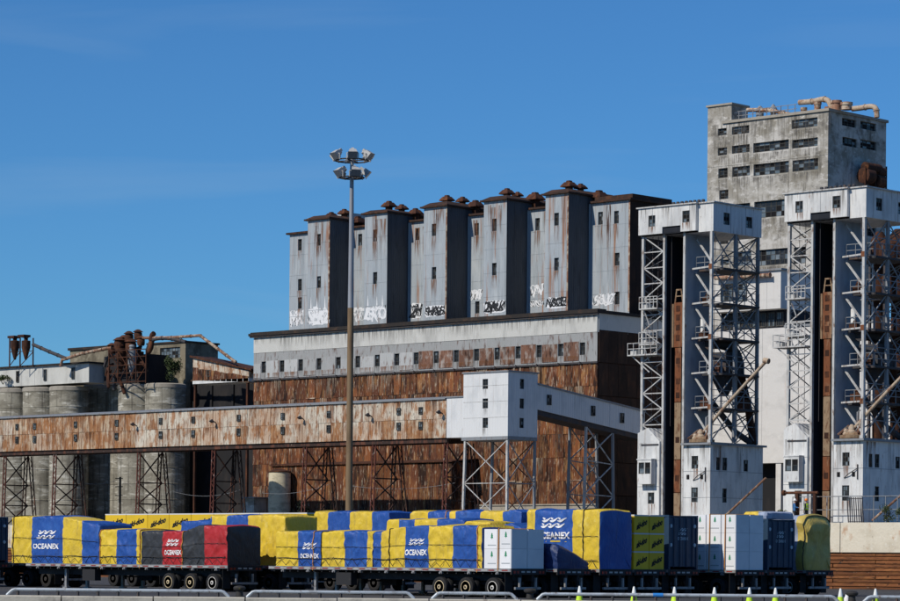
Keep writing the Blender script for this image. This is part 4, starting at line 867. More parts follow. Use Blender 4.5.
# ================================================================== CONCRETE WORKHOUSE (tall, right)
YB = 88.0
ZB4 = lambda x, y: (690 + x / 3.005, 80 + y / 3.005)
bl, br = onY(707.5, 150, YB).x, onY(828, 150, YB).x
bzr = (onY(*ZB4(428, 94), YB).z + onY(*ZB4(200, 117), YB).z) / 2
byb = onX(886, 150, br).y
wh = thing('concrete_workhouse', ((bl + br) / 2, YB, ZQ), 'tall stained grey concrete workhouse with broken window rows and roof pipes', 'building')
def H(axis, c, x0, x1, y0, y1):
    if axis == 'Y': p, q = onY(*ZB4(x0, (y0 + y1) / 2), c), onY(*ZB4(x1, (y0 + y1) / 2), c); a, b = p.x, q.x; t = onY(*ZB4((x0 + x1) / 2, y0), c).z; u = onY(*ZB4((x0 + x1) / 2, y1), c).z
    else: p, q = onX(*ZB4(x0, (y0 + y1) / 2), c), onX(*ZB4(x1, (y0 + y1) / 2), c); a, b = p.y, q.y; t = onX(*ZB4((x0 + x1) / 2, y0), c).z; u = onX(*ZB4((x0 + x1) / 2, y1), c).z
    return (a, b, u, t)
fh = [H('Y', YB, *r) for r in ((84, 110, 145, 166), (126, 178, 138, 162), (306, 383, 116, 143), (84, 111, 203, 226), (126, 179, 195, 219), (190, 297, 184, 213), (307, 384, 176, 202),
      (85, 113, 265, 294), (127, 180, 259, 289), (191, 297, 248, 283), (308, 385, 238, 272), (88, 115, 330, 358), (193, 287, 362, 412), (133, 180, 371, 412), (90, 115, 475, 493), (91, 117, 540, 556), (136, 184, 515, 558), (197, 295, 508, 556), (312, 347, 502, 552))]
sh = [H('X', br, *r) for r in ((457, 500, 117, 140), (512, 560, 127, 150), (458, 503, 174, 200), (512, 560, 182, 208), (520, 560, 330, 372), (520, 560, 420, 470))]
m = MB(); m.wall('Y', YB, bl, br, ZQ, bzr, fh, .35); m.wall('X', br, YB, byb, ZQ, bzr, sh, .35)
m.quad((bl, YB, ZQ), (bl, byb, ZQ), (bl, byb, bzr), (bl, YB, bzr)); m.quad((bl, byb, ZQ), (br, byb, ZQ), (br, byb, bzr), (bl, byb, bzr))
m.build('workhouse_wall', 'concrete', wh)
MB().box(bl + .4, br - .4, YB + .45, byb - .4, ZQ, bzr - .3).build('dark_interior', 'void', wh)
for h in fh:
    w = h[1] - h[0]; hgt = h[3] - h[2]; win(wh, 'Y', YB + .22, *h, max(2, round(w / .62)), 4 if hgt > 3 else 3, bar=.07, wts=(5, 3, 4), sill=.14)
for h in sh: win(wh, 'X', br - .22, *h, 4, 3, bar=.07, wts=(5, 1, 5), sill=.14)
for h in fh: run(wh, 'Y', YB - .002, h[0], h[1], h[2] - .15, random.uniform(1.0, 2.6), 'soot_stain')
for k in range(9): x = bl + (br - bl) * (k + .3) / 9; run(wh, 'Y', YB - .004, x, x + random.uniform(.6, 1.6), bzr - .02, random.uniform(2, 9), 'soot_stain')
MB().box(bl + 2, br + .18, YB - .18, byb + .18, bzr + .002, bzr + .28).build('roof', 'concrete_trim', wh)
# stair tower
sx1 = onY(*ZB4(125, 90), YB).x; syb = onX(*ZB4(174, 90), sx1).y; stz = onY(*ZB4(90, 78), YB).z
MB().box(bl, sx1, YB, syb, bzr + .003, stz).build('stair_tower', 'concrete', wh)
MB().box(bl - .15, sx1 + .15, YB - .15, syb + .15, stz + .002, stz + .2).build('stair_roof', 'concrete_trim', wh)
# pour lines in the concrete
for k in range(1, 9):
    z = ZQ + (bzr - ZQ) * k / 9 + .4
    if any(h[2] - .2 < z < h[3] + .2 for h in fh): continue
    MB().box(bl, br + .03, YB - .03, YB - .002, z - .05, z + .05).build('string_course', 'concrete', wh)
# roof pipes and stacks
pr = lambda x, y, d=2.: onY(x, y, YB + d)
Z9 = lambda x, y: (780 + x / 5.467, 90 + y / 5.467)
pipe('roof_pipe', bez([pr(*Z9(105, 68)), pr(*Z9(180, 62)), pr(*Z9(235, 50)), pr(*Z9(265, 60)), pr(*Z9(278, 90)), pr(*Z9(282, 118))]), .28, 'boom_tan', 'curved rusty pipe on the workhouse roof left of the stacks')
pipe('roof_pipe', bez([pr(*Z9(395, 103), 4), pr(*Z9(440, 98), 4), pr(*Z9(500, 90), 4), pr(*Z9(525, 105), 4), pr(*Z9(530, 150), 4)]), .28, 'boom_tan', 'curved rusty pipe on the workhouse roof right of the stacks')
for k, (x, y0, y1, r) in enumerate(((205, 120, 66, .35), (307, 118, 58, .5), (363, 122, 68, .55), (130, 118, 96, .3), (262, 120, 92, .3))):
    p, q = pr(*Z9(x, y0)), pr(*Z9(x, y1)); o = MB().lathe((p.x, p.y, 0), [(r, bzr + .28), (r, q.z - .3), (r * 1.18, q.z - .28), (r * 1.18, q.z)], 16).build('roof_stack', 'rust_pipe', origin=(p.x, p.y, bzr + .28), smooth=True)
    tag(o, ['slim rusty stack under the left roof pipe', 'left of the two thick rusty stacks on the workhouse roof', 'right of the two thick rusty stacks on the workhouse roof', 'short stub vent at the left end of the roof pipe', 'short stub vent beside the thick left stack'][k], 'stack')
rl = thing('roof_railing', (sx1 + 1, YB + .3, bzr), 'thin railing and catwalk pipe along the workhouse roof edge', 'railing')
m = MB()
for i in range(9): x = sx1 + .6 + i * .9; m.beam((x, YB + .5, bzr + .28), (x, YB + .5, bzr + 1.2), .06)
for z in (.75, 1.2): m.beam((sx1 + .4, YB + .5, bzr + z), (sx1 + 8, YB + .5, bzr + z), .06)
m.build('rails', 'grey_steel', rl)
pipe('roof_pipe', [pr(*ZB4(172, 90), 1.2), pr(*ZB4(235, 90), 1.2), pr(*ZB4(300, 103), 1.2)], .22, 'rust_pipe', 'slim pale rusty pipe near the stair tower on the roof')
for k, (a, b) in enumerate(((125, .35), (210, .4), (250, .3))):
    p = pr(*ZB4(a, 100), 1.5); o = MB().lathe((p.x, p.y, 0), [(b, bzr + .28), (b, bzr + 1.1), (b * 1.5, bzr + 1.15), (b * .3, bzr + 1.7)], 12).build('roof_vent', 'grey_steel', origin=(p.x, p.y, bzr + .28), smooth=True)
    tag(o, ['capped roof vent by the railing, nearest the stair tower', 'capped roof vent midway along the workhouse railing', 'capped roof vent nearest the middle of the workhouse roof'][k], 'vent')
# rusty dust collector hung on the shaded end
dcx = br + 1.2
pd = onX(873, 178, dcx)
dc = thing('dust_collector', (dcx, pd.y, pd.z - 2), 'rusty orange dust collector hung on the shaded end of the workhouse', 'machinery')
for k, (x, y, r, L) in enumerate(((867, 176, .8, 1.6), (872, 168, .5, 2.8), (878, 182, .75, 1.4), (880, 172, .5, 1.4))):
    p = onX(x, y, dcx); MB().lathe((p.x, p.y, p.z), [(r * .7, -L / 2), (r, -L / 2 + .1), (r, L / 2 - .15), (r * .5, L / 2)], 16, 'Y').build('drum', 'rust_machine', dc, smooth=True)
for x in (862, 872, 883):
    p = onX(x, 190, dcx); m = MB(); m.beam((br, p.y, p.z), (dcx + .6, p.y, p.z), .15); m.beam((br, p.y, p.z - 1.4), (dcx + .4, p.y, p.z), .12); m.beam((dcx + .4, p.y, p.z), (dcx + .4, p.y, p.z + 2.4), .12); m.build('bracket', 'rust_dark', dc)

# ================================================================== WHITE SHED BEHIND THE MARINE TOWERS
YS = 64.0
s0, s1 = onY(713, 400, YS).x, onY(945, 400, YS).x
zA, zB_, zC, zD = onY(775, 463, YS).z, onY(775, 328, YS).z, onY(775, 309, YS).z, onY(775, 271, YS).z
ux = onY(783, 290, YS).x
ws = thing('white_shed', ((s0 + s1) / 2, YS, ZQ), 'big pale plastered shed behind the white lattice towers', 'building')
npan = 9
for i in range(npan):
    x0, x1 = s0 + (s1 - s0) * i / npan, s0 + (s1 - s0) * (i + 1) / npan
    MB().box(x0 + .01, x1 - .01, YS + random.uniform(0, .015), YS + 9, zA, zB_).build('wall_panel', 'shed_white', ws)
MB().box(s0, s1, YS + 1.6, YS + 8.8, ZQ - .02, zA).build('loading_bay', 'shade_black', ws)  # shade of the open bay put into the black of this box
for i in range(8): x = s0 + .6 + (s1 - s0 - 1.2) * i / 7; MB().box(x - .3, x + .3, YS + .1, YS + .8, ZQ - .02, zA - .003).build('pillar', 'shed_white', ws)
MB().box(s0 + .1, ux, YS + 1.0, YS + 8.5, zB_ + .003, zC).build('strip_wall', 'shaft_dark', ws)
for i in range(7):
    x0 = s0 + .5 + i * (ux - s0 - 1) / 7; win(ws, 'Y', YS + .95, x0 + .1, x0 + (ux - s0 - 1) / 7 - .1, zB_ + .25, zC - .2, 3, 2, bar=.06, wts=(7, 2, 2))
for i in range(5):
    x0, x1 = s0 + (ux - s0) * i / 5, s0 + (ux - s0) * (i + 1) / 5
    MB().box(x0 + .008, x1 - .008, YS - .35 + random.uniform(0, .015), YS + 6.5, zC + .003, zD).build('upper_panel', 'shed_white', ws)
for px in (727, 741):
    p = onY(px, 293, YS - .35); win(ws, 'Y', YS - .42, p.x - .7, p.x + .7, p.z - .75, p.z + .85, 3, 3, bar=.06, wts=(4, 5, 1))
MB().box(s0 - .2, ux + .2, YS - .55, YS + 6.8, zD + .002, zD + .18).build('roof', 'grey_steel', ws)
MB().box(ux + .2, s1, YS - .1, YS + 9, zB_ + .003, zB_ + .2).build('lower_roof', 'grey_steel', ws)
pipe('wall_pipe', [onY(715, 278, YS - .8), onY(735, 277, YS - .8), onY(770, 275, YS - .8)], .2, 'rust_pipe', 'rusty pipe along the top of the pale shed')
# dark conveyor and ducts behind the right tower
px_ = onY(905, 300, 58.)
m_ = thing('duct_tower', (px_.x, 58, ZQ), 'dark rusty bundle of ducts rising behind the right lattice tower', 'machinery')
for k, (x, r, t, b) in enumerate(((878, .5, 232, 440), (888, .75, 236, 300), (897, .6, 228, 440), (909, .8, 222, 440))):
    p = onY(x, 400, 58. + k * .4); MB().lathe((p.x, p.y, 0), [(r * .8, ZQ if b > 400 else onY(x, b, 58.).z), (r, onY(x, b - 12, 58.).z), (r, onY(x, t + 30, 58.).z), (r * 1.5, onY(x, t + 22, 58.).z), (r * 1.5, onY(x, t + 8, 58.).z), (r * .6, onY(x, t, 58.).z)], 14).build('duct', 'rust_machine' if k % 2 else 'rust_dark', m_, smooth=True)
m = MB()
for y in (262, 300, 335, 370, 405): p, q = onY(868, y, 57.), onY(925, y - 4, 57.); m.box(p.x, q.x, 56.5, 59.5, p.z - .1, p.z + .1)
for x in (869, 884, 904, 924): p = onY(x, 400, 57.); m.beam((p.x, 57, ZQ), (p.x, 57, onY(x, 250, 57.).z), .22)
m.build('platform_frame', 'dark_steel', m_)

# ================================================================== MARINE TOWERS
YTW = 25.0
def tower_pts(pxl):
    return onY(pxl, 400, YTW).x
def make_tower(label):
    W, Dp = 7.0, 6.1; Ht = 24.9; Zc = Ht - 2.2; Zh = 6.15         # local metres above the wharf
    t = thing('marine_tower', (0, 0, 0), label, 'tower', 'marine unloading towers'); ORG[t] = Vector((0, 0, 0))
    ws_ = 'white_steel'
    # head cabin
    hf = [(.9, 1.6, Zc + .72, Zc + 1.6), (4.3, 5.05, Zc + .8, Zc + 1.72)]
    m = MB(); m.wall('Y', -.32, -.1, 5.62, Zc + .12, Ht, hf + [(2.3, 4.12, Zc + .12, Zc + .62)], .12); m.quad((2.3, -.2, Zc + .12), (4.12, -.2, Zc + .12), (4.12, -.2, Zc + .62), (2.3, -.2, Zc + .62), 1); m.quad((5.62, -.32, Zc + .12), (5.62, 0, Zc + .12), (5.62, 0, Ht), (5.62, -.32, Ht)); m.quad((-.1, -.32, Zc + .12), (-.1, 0, Zc + .12), (-.1, 0, Ht), (-.1, -.32, Ht)); m.quad((-.1, -.32, Zc + .12), (5.62, -.32, Zc + .12), (5.62, 0, Zc + .12), (-.1, 0, Zc + .12))
    hs = [(1.3, 2.1, Zc + .62, Zc + 1.55), (4.2, 5.0, Zc + .62, Zc + 1.5)]
    m.wall('Y', 0, 5.62, W + .1, Zc, Ht, [], .1); m.wall('X', W + .1, 0, Dp + .1, Zc, Ht, hs, .12)
    m.quad((-.1, 0, Zc), (-.1, Dp + .1, Zc), (-.1, Dp + .1, Ht), (-.1, 0, Ht)); m.quad((-.1, Dp + .1, Zc), (W + .1, Dp + .1, Zc), (W + .1, Dp + .1, Ht), (-.1, Dp + .1, Ht)); m.quad((-.1, 0, Zc), (W + .1, 0, Zc), (W + .1, Dp + .1, Zc), (-.1, Dp + .1, Zc))
    cabin = m.build('head_cabin', ['white_paint', 'shaft_dark'], t)
    for h in hf: win(cabin, 'Y', -.24, *h, 2, 3, bar=.06, wts=(5, 3, 3)); run(cabin, 'Y', -.32, h[0], h[1], h[2] - .01, .6)
    for (a, b, L_) in ((.1, .7, 1.2), (2.2, 3.0, 1.0), (5.1, 5.55, 1.6)): run(cabin, 'Y', -.32, a, b, Ht - .02, L_, 'soot_stain')
    for h in hs: win(cabin, 'X', W + .02, *h, 2, 3, bar=.06, wts=(5, 3, 2))
    MB().box(-.25, 5.75, -.45, Dp + .25, Ht + .002, Ht + .1).box(5.752, W + .25, -.12, Dp + .25, Ht + .002, Ht + .1).build('cabin_roof', ws_, t)
    m = MB(); m.box(2.2, 5.4, 1.2, 2.2, Ht + .1, Ht + .32)
    for i in range(8): m.lathe((2.3 + i * .42, 1.1, Ht + .38), [(.12, -.12), (.16, 0), (.12, .12)], 8)
    m.build('roof_winch', 'dark_steel', t)
    # leg shaft: dark channel with white edges
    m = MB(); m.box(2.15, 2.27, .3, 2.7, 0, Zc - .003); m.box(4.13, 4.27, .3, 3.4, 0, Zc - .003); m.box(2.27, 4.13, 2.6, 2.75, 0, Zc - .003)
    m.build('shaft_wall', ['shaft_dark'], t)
    MB().box(4.272, 4.30, .3, 3.4, Zh, Zc - .004).build('shaft_cladding', 'shaft_shaded', t)
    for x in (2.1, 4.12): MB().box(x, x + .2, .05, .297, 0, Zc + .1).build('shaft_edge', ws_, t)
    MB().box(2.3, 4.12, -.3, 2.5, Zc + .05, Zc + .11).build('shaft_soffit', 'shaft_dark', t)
    # the bucket leg itself
    m = MB(); zt_ = 18.4
    m.box(2.92, 3.72, .5, 1.3, 13.9, 17.4); leg_ = m.build('bucket_leg', 'leg_rust', t)
    for k, (z0, z1, mt) in enumerate(((9.6, 13.85, 'leg_rust'), (5.1, 9.55, 'leg_tan'), (2.5, 5.05, 'leg_rust'), (.0, 2.45, 'leg_tan'))):
        MB().box(3.0, 3.62, .55, 1.2, z0, z1).build('leg_section', mt, leg_)
    m = MB(); m.beam((2.95, .6, 17.4), (3.1, .6, 18.4), .1); m.beam((3.72, .6, 17.4), (3.55, .6, 18.4), .1); m.beam((2.95, .6, 17.9), (3.7, .6, 17.9), .08); m.beam((3.05, .6, 18.4), (3.6, .6, 18.4), .12); m.box(2.75, 2.9, .45, 1.3, 13.9, 17.3); m.box(3.74, 3.9, .45, 1.3, 14.2, 18.0)
    m.build('leg_head', 'leg_tan', leg_)
    for k, z in enumerate((14.4, 15.2, 16.0, 16.7, 11.0, 12.6, 9.9, 6.4, 3.4)):
        MB().box(3.12, 3.5, .48 if k < 4 else .53, .498 if k < 4 else .548, z, z + .45).build('leg_hatch', 'rust_dark', leg_)
    # steel frame
    cols = {'fl': (.1, .1), 'fr': (W - .1, .1), 'mr': (W - .1, 3.1), 'br': (W - .1, Dp - .1), 'bl': (.1, Dp - .1), 'ml': (.1, 3.1)}
    for nm, (x, y) in cols.items():
        z0 = Zh + .2 if nm in ('fr', 'mr', 'br') else 5.4 if nm == 'fl' else 0
        MB().beam((x, y, z0), (x, y, Zc - .002), .22).build('frame_post', ws_ if nm in ('fl', 'fr') else 'grey_steel', t)  # side and rear posts greyed, their shade put into the colour
    # narrow left lattice
    m = MB(); nb_ = 13; z0 = 6.6
    for i in range(nb_):
        a, b = z0 + (Zc - z0) * i / nb_, z0 + (Zc - z0) * (i + 1) / nb_
        m.beam((.15, .1, a), (2.1, .1, a), .08)
        m.beam((.15 if i % 2 else 2.1, .1, a), (2.1 if i % 2 else .15, .1, b), .075)
    m.build('bracing', ws_, t)
    # right-hand side bays
    lv = [Zh + .2 + (Zc - Zh - .2) * i / 6 for i in range(7)]
    m = MB()
    for i in range(6):
        m.beam((4.4, 1.3, lv[i + 1] - .25), (W - .1, .1, lv[i] + .35), .12)
        if i: m.beam((4.35, .9, lv[i]), (W - .1, .1, lv[i]), .13)
    m.build('bracing', ws_, t)
    m = MB()
    for i in range(6):
        for (ya, yb) in ((.1, 3.1), (3.1, Dp - .1)):
            m.beam((W - .1, ya, lv[i]), (W - .1, yb, lv[i + 1]), .075); m.beam((W - .1, yb, lv[i]), (W - .1, ya, lv[i + 1]), .075)
        m.beam((.1, 3.1, lv[i]), (.1, Dp - .1, lv[i + 1]), .08); m.beam((.1, Dp - .1, lv[i]), (W - .1, Dp - .1, lv[i + 1]), .08); m.beam((.1, Dp - .1, lv[i]), (W - .1, Dp - .1, lv[i]), .1)
    m.build('bracing', 'grey_steel', t)  # side braces greyed like the posts, colour standing for shade
    for i in range(1, 6):
        w0 = 4.5 if i % 2 else 4.9
        pl = MB().box(w0, W + .1, 1.5, Dp - .05, lv[i] - .16, lv[i]).build('platform', 'dark_steel', t)
        m = MB()
        for z in (.5, .95): m.beam((w0, 1.25, lv[i] + z), (W + .1, 1.25, lv[i] + z), .05); m.beam((W + .1, 1.25, lv[i] + z), (W + .1, Dp - .1, lv[i] + z), .05)
        for k in range(6): y = 1.25 + (Dp - 1.4) * k / 5; m.beam((W + .1, y, lv[i]), (W + .1, y, lv[i] + .95), .05)
        for k in range(4): x = w0 + (W - w0) * k / 3; m.beam((x, 1.25, lv[i]), (x, 1.25, lv[i] + .95), .05)
        m.build('handrail', 'grey_steel', pl)
    # ladder, hoist cables and secondary lattice
    m = MB(); m.beam((W - .35, 3.3, Zh + .2), (W - .35, 3.3, Zc), .05); m.beam((W - .35, 3.75, Zh + .2), (W - .35, 3.75, Zc), .05)
    for k in range(40): z = Zh + .5 + k * .4; m.beam((W - .35, 3.3, z), (W - .35, 3.75, z), .035)
    m.build('ladder', ws_, t)
    m = MB(); m2 = MB()
    for i in range(12):
        a, b = Zh + .2 + (Zc - Zh - .2) * i / 12, Zh + .2 + (Zc - Zh - .2) * (i + 1) / 12
        m.beam((4.6, Dp - .1, a), (W - .1, Dp - .1, b), .06); m.beam((W - .1, Dp - .1, a), (4.6, Dp - .1, b), .06); m.beam((W - .1, .1, a), (W - .1, Dp - .1, a), .05)
        m2.beam((.1, .1, a), (.1, 3.1, b), .06); m2.beam((.1, 3.1, a), (.1, .1, b), .06)
    m.build('lattice', 'grey_steel', t); m2.build('lattice', 'grey_steel', t)
    m = MB()
    for (x, y) in ((2.7, .4), (3.85, .4), (6.5, 1.0), (.8, .4), (1.4, .35)): m.tube((x, y, 7.7), (x, y, Zc), .025, 5)
    m.build('hoist_cable', 'dark_steel', t)
    for z in (2.05, 4.1):
        MB().box(4.42, W + .05, -.062, -.052, z, z + .03).box(W + .052, W + .062, -.05, Dp + .6, z, z + .03).build('plate_joint', 'grey_steel', t)
        MB().box(-.12, 2.08, -.162, -.152, z + .9, z + .93).build('plate_joint', 'grey_steel', t)
    for x in (1.3, 3.2, 5.0): MB().box(x, x + .03, -.332, -.322, Zc + .65, Ht).build('plate_joint', 'grey_steel', t)
    for y in (2.2, 4.1): MB().box(W + .102, W + .112, y, y + .03, Zc, Ht).build('plate_joint', 'grey_steel', t)
    for k in range(6):
        z = lv[k]; MB().box(W - .3, W + .0, -.03, -.012, z - .2, z + .2).build('gusset', 'leg_rust' if k % 2 else ws_, t)
    # left balconies
    for (z, x0, rail) in ((13.4, -.95, 1), (17.0, .2, 1), (14.2, .2, 1)):
        bp = MB().box(x0, 2.05, -.55, .95, z - .1, z).box(x0 + .2, x0 + .8, -.4, .2, z, z + .35).build('balcony', ws_, t)
        m = MB()
        for h in (.45, .9): m.beam((x0, -.52, z + h), (2.0, -.52, z + h), .05); m.beam((x0 + .02, -.52, z + h), (x0 + .02, .9, z + h), .05)
        for k in range(6): x = x0 + .02 + (2.0 - x0) * k / 5; m.beam((x, -.52, z), (x, -.52, z + .9), .05)
        m.beam((x0 + .3, -.3, z - .1), (.8, .1, z - 1.4), .08)
        m.build('handrail', ws_, bp)
    # left foot house with its bay window
    fw_ = [(.95, 1.6, 1.6, 2.5)]
    m = MB(); m.wall('Y', -.15, -.12, 2.08, 0, 6.5, fw_, .12); m.quad((2.08, -.15, 0), (2.08, 2.5, 0), (2.08, 2.5, 6.5), (2.08, -.15, 6.5)); m.quad((-.12, -.15, 0), (-.12, 2.5, 0), (-.12, 2.5, 6.5), (-.12, -.15, 6.5)); m.quad((-.12, 2.5, 0), (2.08, 2.5, 0), (2.08, 2.5, 6.5), (-.12, 2.5, 6.5))
    m.add([(-.12, -.15, 6.5), (2.08, -.15, 6.5), (2.08, 2.5, 6.5), (-.12, 2.5, 6.5), (.9, -.15, 7.6), (.9, 2.5, 7.6), (-.12, -.15, 7.2), (-.12, 2.5, 7.2)], [(0, 1, 4, 6), (1, 2, 5, 4), (2, 3, 7, 5), (4, 5, 7, 6), (3, 0, 6, 7)])
    fhs = m.build('foot_house', 'white_paint', t)
    win(fhs, 'Y', -.08, *fw_[0], 2, 3, bar=.06); run(fhs, 'Y', -.15, .9, 1.65, 1.58, 1.2); run(fhs, 'Y', -.15, 0, .8, 6.4, 2.6, 'soot_stain'); run(fhs, 'Y', -.15, .4, 1.7, 3.1, .5, 'soot_stain')
    MB().box(.25, 2.0, -.2, -.155, 6.2, 6.32).build('ledge', 'dark_steel', fhs)
    bw = MB(); bw.wall('Y', -.75, .35, 1.75, 3.15, 5.05, [(.47, 1.04, 3.95, 4.85), (1.1, 1.66, 3.95, 4.85)], .1); bw.quad((1.75, -.75, 3.15), (1.75, -.16, 3.15), (1.75, -.16, 5.05), (1.75, -.75, 5.05)); bw.quad((.35, -.75, 3.15), (.35, -.16, 3.15), (.35, -.16, 5.05), (.35, -.75, 5.05)); bw.quad((.35, -.75, 3.15), (1.75, -.75, 3.15), (1.75, -.16, 3.15), (.35, -.16, 3.15)); bw.box(.3, 1.8, -.8, -.16, 5.052, 5.14)
    bwo = bw.build('bay_window', 'white_paint', t)
    for h in ((.47, 1.04, 3.95, 4.85), (1.1, 1.66, 3.95, 4.85)): win(bwo, 'Y', -.68, *h, 1, 2, bar=.06, wts=(5, 2, 3))
    # right foot house
    h1 = [(5.2, 5.85, 1.7, 2.85), (5.2, 5.85, 4.3, 5.3)]; h2 = [(1.5, 2.1, 1.7, 2.8), (.7, 1.2, 4.2, 5.2), (1.5, 2.1, 4.2, 5.2), (4.2, 4.8, 4.2, 5.1)]
    m = MB(); m.wall('Y', -.05, 4.42, W + .05, 0, Zh, h1, .14); m.wall('X', W + .05, -.05, Dp + .6, 0, Zh, h2, .14); m.quad((4.42, -.05, 0), (4.42, Dp + .6, 0), (4.42, Dp + .6, Zh), (4.42, -.05, Zh)); m.quad((4.42, Dp + .6, 0), (W + .05, Dp + .6, 0), (W + .05, Dp + .6, Zh), (4.42, Dp + .6, Zh)); m.quad((4.42, -.05, Zh), (W + .05, -.05, Zh), (W + .05, Dp + .6, Zh), (4.42, Dp + .6, Zh))
    rh_ = m.build('machine_house', 'white_paint', t)
    for h in h1: win(rh_, 'Y', .04, *h, 3, 3, bar=.05, wts=(4, 2, 4)); run(rh_, 'Y', -.05, h[0], h[1], h[2] - .01, 1.1)
    for (a, b, L_) in ((4.5, 5.1, 2.4), (6.0, 6.9, 1.6)): run(rh_, 'Y', -.05, a, b, Zh - .02, L_, 'soot_stain')
    run(rh_, 'X', W + .05, .3, 1.6, Zh - .05, 2.2); run(rh_, 'X', W + .05, 3.2, 4.0, Zh - .05, 2.8, 'soot_stain')
    for h in h2: win(rh_, 'X', W - .04, *h, 2, 3, bar=.05, wts=(6, 1, 3))
    MB().box(4.35, W + .3, -.35, Dp + .8, Zh + .003, Zh + .16).build('house_roof', 'grey_steel', t)
    for x in (4.75, 6.1): MB().box(x, x + .26, -.09, -.052, 3.5, 3.85).build('wall_plate', 'void', rh_)
    MB().path([(5.4, -.08, 3.4), (5.9, -.25, 3.7), (6.6, -.12, 4.1)], .035, 6).path([(6.6, -.1, 4.4), (6.6, -.1, 3.3)], .05, 6).build('wall_cable', 'dark_steel', rh_)
    # slewing spout on the roof
    sp = MB().lathe((5.7, .6, Zh + .16), [(.95, 0), (1.0, .05), (1.0, .28), (.7, .32), (.55, .5)], 24).build('turntable', 'leg_tan', t, smooth=True)
    for k, (x, y, z, r, h) in enumerate(((5.2, .4, .45, .26, .5), (5.75, .35, .5, .34, .75), (6.25, .6, .4, .28, .6), (4.72, .6, .3, .2, .45), (5.9, 1.1, .4, .3, 1.2), (6.5, .5, .2, .18, .9))):
        MB().lathe((x, y, Zh + z), [(r * .8, -.1), (r, .1), (r, h * .3), (r * .7, h * .45), (r * .75, h * .7), (r * .3, h)], 12).build('slew_motor', ['boom_tan', 'boom_tan', 'rust_machine', 'leg_rust', 'white_paint', 'leg_rust'][k], sp, smooth=True)
    MB().beam((4.6, .2, Zh + .5), (5.1, .9, Zh + 1.2), .12).beam((5.4, .1, Zh + .9), (6.6, .5, Zh + .5), .1).beam((6.3, .2, Zh + .2), (6.6, .3, Zh + 1.6), .09).build('slew_linkage', 'rust_pipe', sp)
    MB().path([(5.8, .5, Zh + .9), (8.2, .2, Zh + 2.9), (12.6, -.3, Zh + 6.3)], .13, 10).path([(12.3, -.3, Zh + 6.3), (12.75, -.3, Zh + 6.2)], .22, 10).build('spout_boom', 'boom_tan', sp, smooth=True)
    MB().path([(5.9, .9, Zh + 2.2), (8.2, .2, Zh + 2.8)], .03, 5).path([(5.9, .9, Zh + .6), (5.9, .9, Zh + 2.2)], .1, 6).path([(5.9, .9, Zh + 2.2), (11.0, -.1, Zh + 4.9)], .025, 5).build('stay', 'grey_steel', sp)
    MB().path([(W + .2, 1.0, .25), (9.6, .6, 1.8), (12.2, .2, 3.5)], .09, 8).build('lower_spout', 'rust_pipe', t, smooth=True)
    # transfer machinery inside the frame
    mc = MB().box(4.9, 6.6, 2.4, 4.4, lv[2] + .01, lv[2] + 1.7).build('transfer_hopper', 'dark_steel', t)
    MB().add([(5.0, 2.5, lv[2] - .14), (6.4, 2.5, lv[2] - .14), (6.4, 4.2, lv[2] - .14), (5.0, 4.2, lv[2] - .14), (5.5, 3.2, lv[2] - 1.7), (5.9, 3.2, lv[2] - 1.7), (5.9, 3.6, lv[2] - 1.7), (5.5, 3.6, lv[2] - 1.7)], [(0, 1, 2, 3), (4, 5, 6, 7), (0, 1, 5, 4), (1, 2, 6, 5), (2, 3, 7, 6), (3, 0, 4, 7)]).build('hopper_cone', 'dark_steel', mc)
    MB().path(bez([Vector((5.2, 2.0, lv[3] - .4)), Vector((5.2, 3.6, lv[3] - .3)), Vector((5.4, 4.6, lv[3] - .6)), Vector((5.6, 5.3, lv[3] - 1.6)), Vector((5.7, 5.5, lv[1] + .4))]), .42, 10).build('curved_duct', 'dark_steel', t, smooth=True)
    MB().path([(6.2, 4.9, lv[2]), (6.6, 5.4, lv[1]), (6.7, 5.9, Zh + .2)], .3, 10).build('chute', 'rust_dark', t, smooth=True)
    MB().path([(5.2, 1.8, lv[1] + 1), (6.4, 4.0, lv[0] + .9), (6.6, 5.6, lv[0] + .2)], .26, 8).build('chute', 'dark_steel', t, smooth=True)
    for (x, y, z, s) in ((5.4, 1.6, lv[1], .5), (6.2, 1.8, lv[2], .4), (5.1, 1.5, lv[3], .35), (6.3, 4.8, lv[1], .6), (5.3, 1.7, lv[4], .4)):
        MB().box(x - s, x + s, y - s * .6, y + s * .6, z + .003, z + s * 1.3).lathe((x, y, z + s * 1.5), [(s * .5, -.3), (s * .6, 0), (s * .3, .3)], 10).build('motor', 'rust_machine', t)
    MB().lathe((5.0, 1.5, lv[3] + .003), [(.2, 0), (.2, 1.5), (.15, 1.6)], 12).build('white_cylinder', 'white_paint', t, smooth=True)
    return t
T1 = make_tower('white lattice marine tower beside the rusted elevator, left of the two')
T1.location = (tower_pts(640.5), YTW, ZQ)
T2 = copy_tree(T1); T2['label'] = 'white lattice marine tower at the right with two workers at its foot'
T2.location = (tower_pts(786.5), YTW, ZQ)

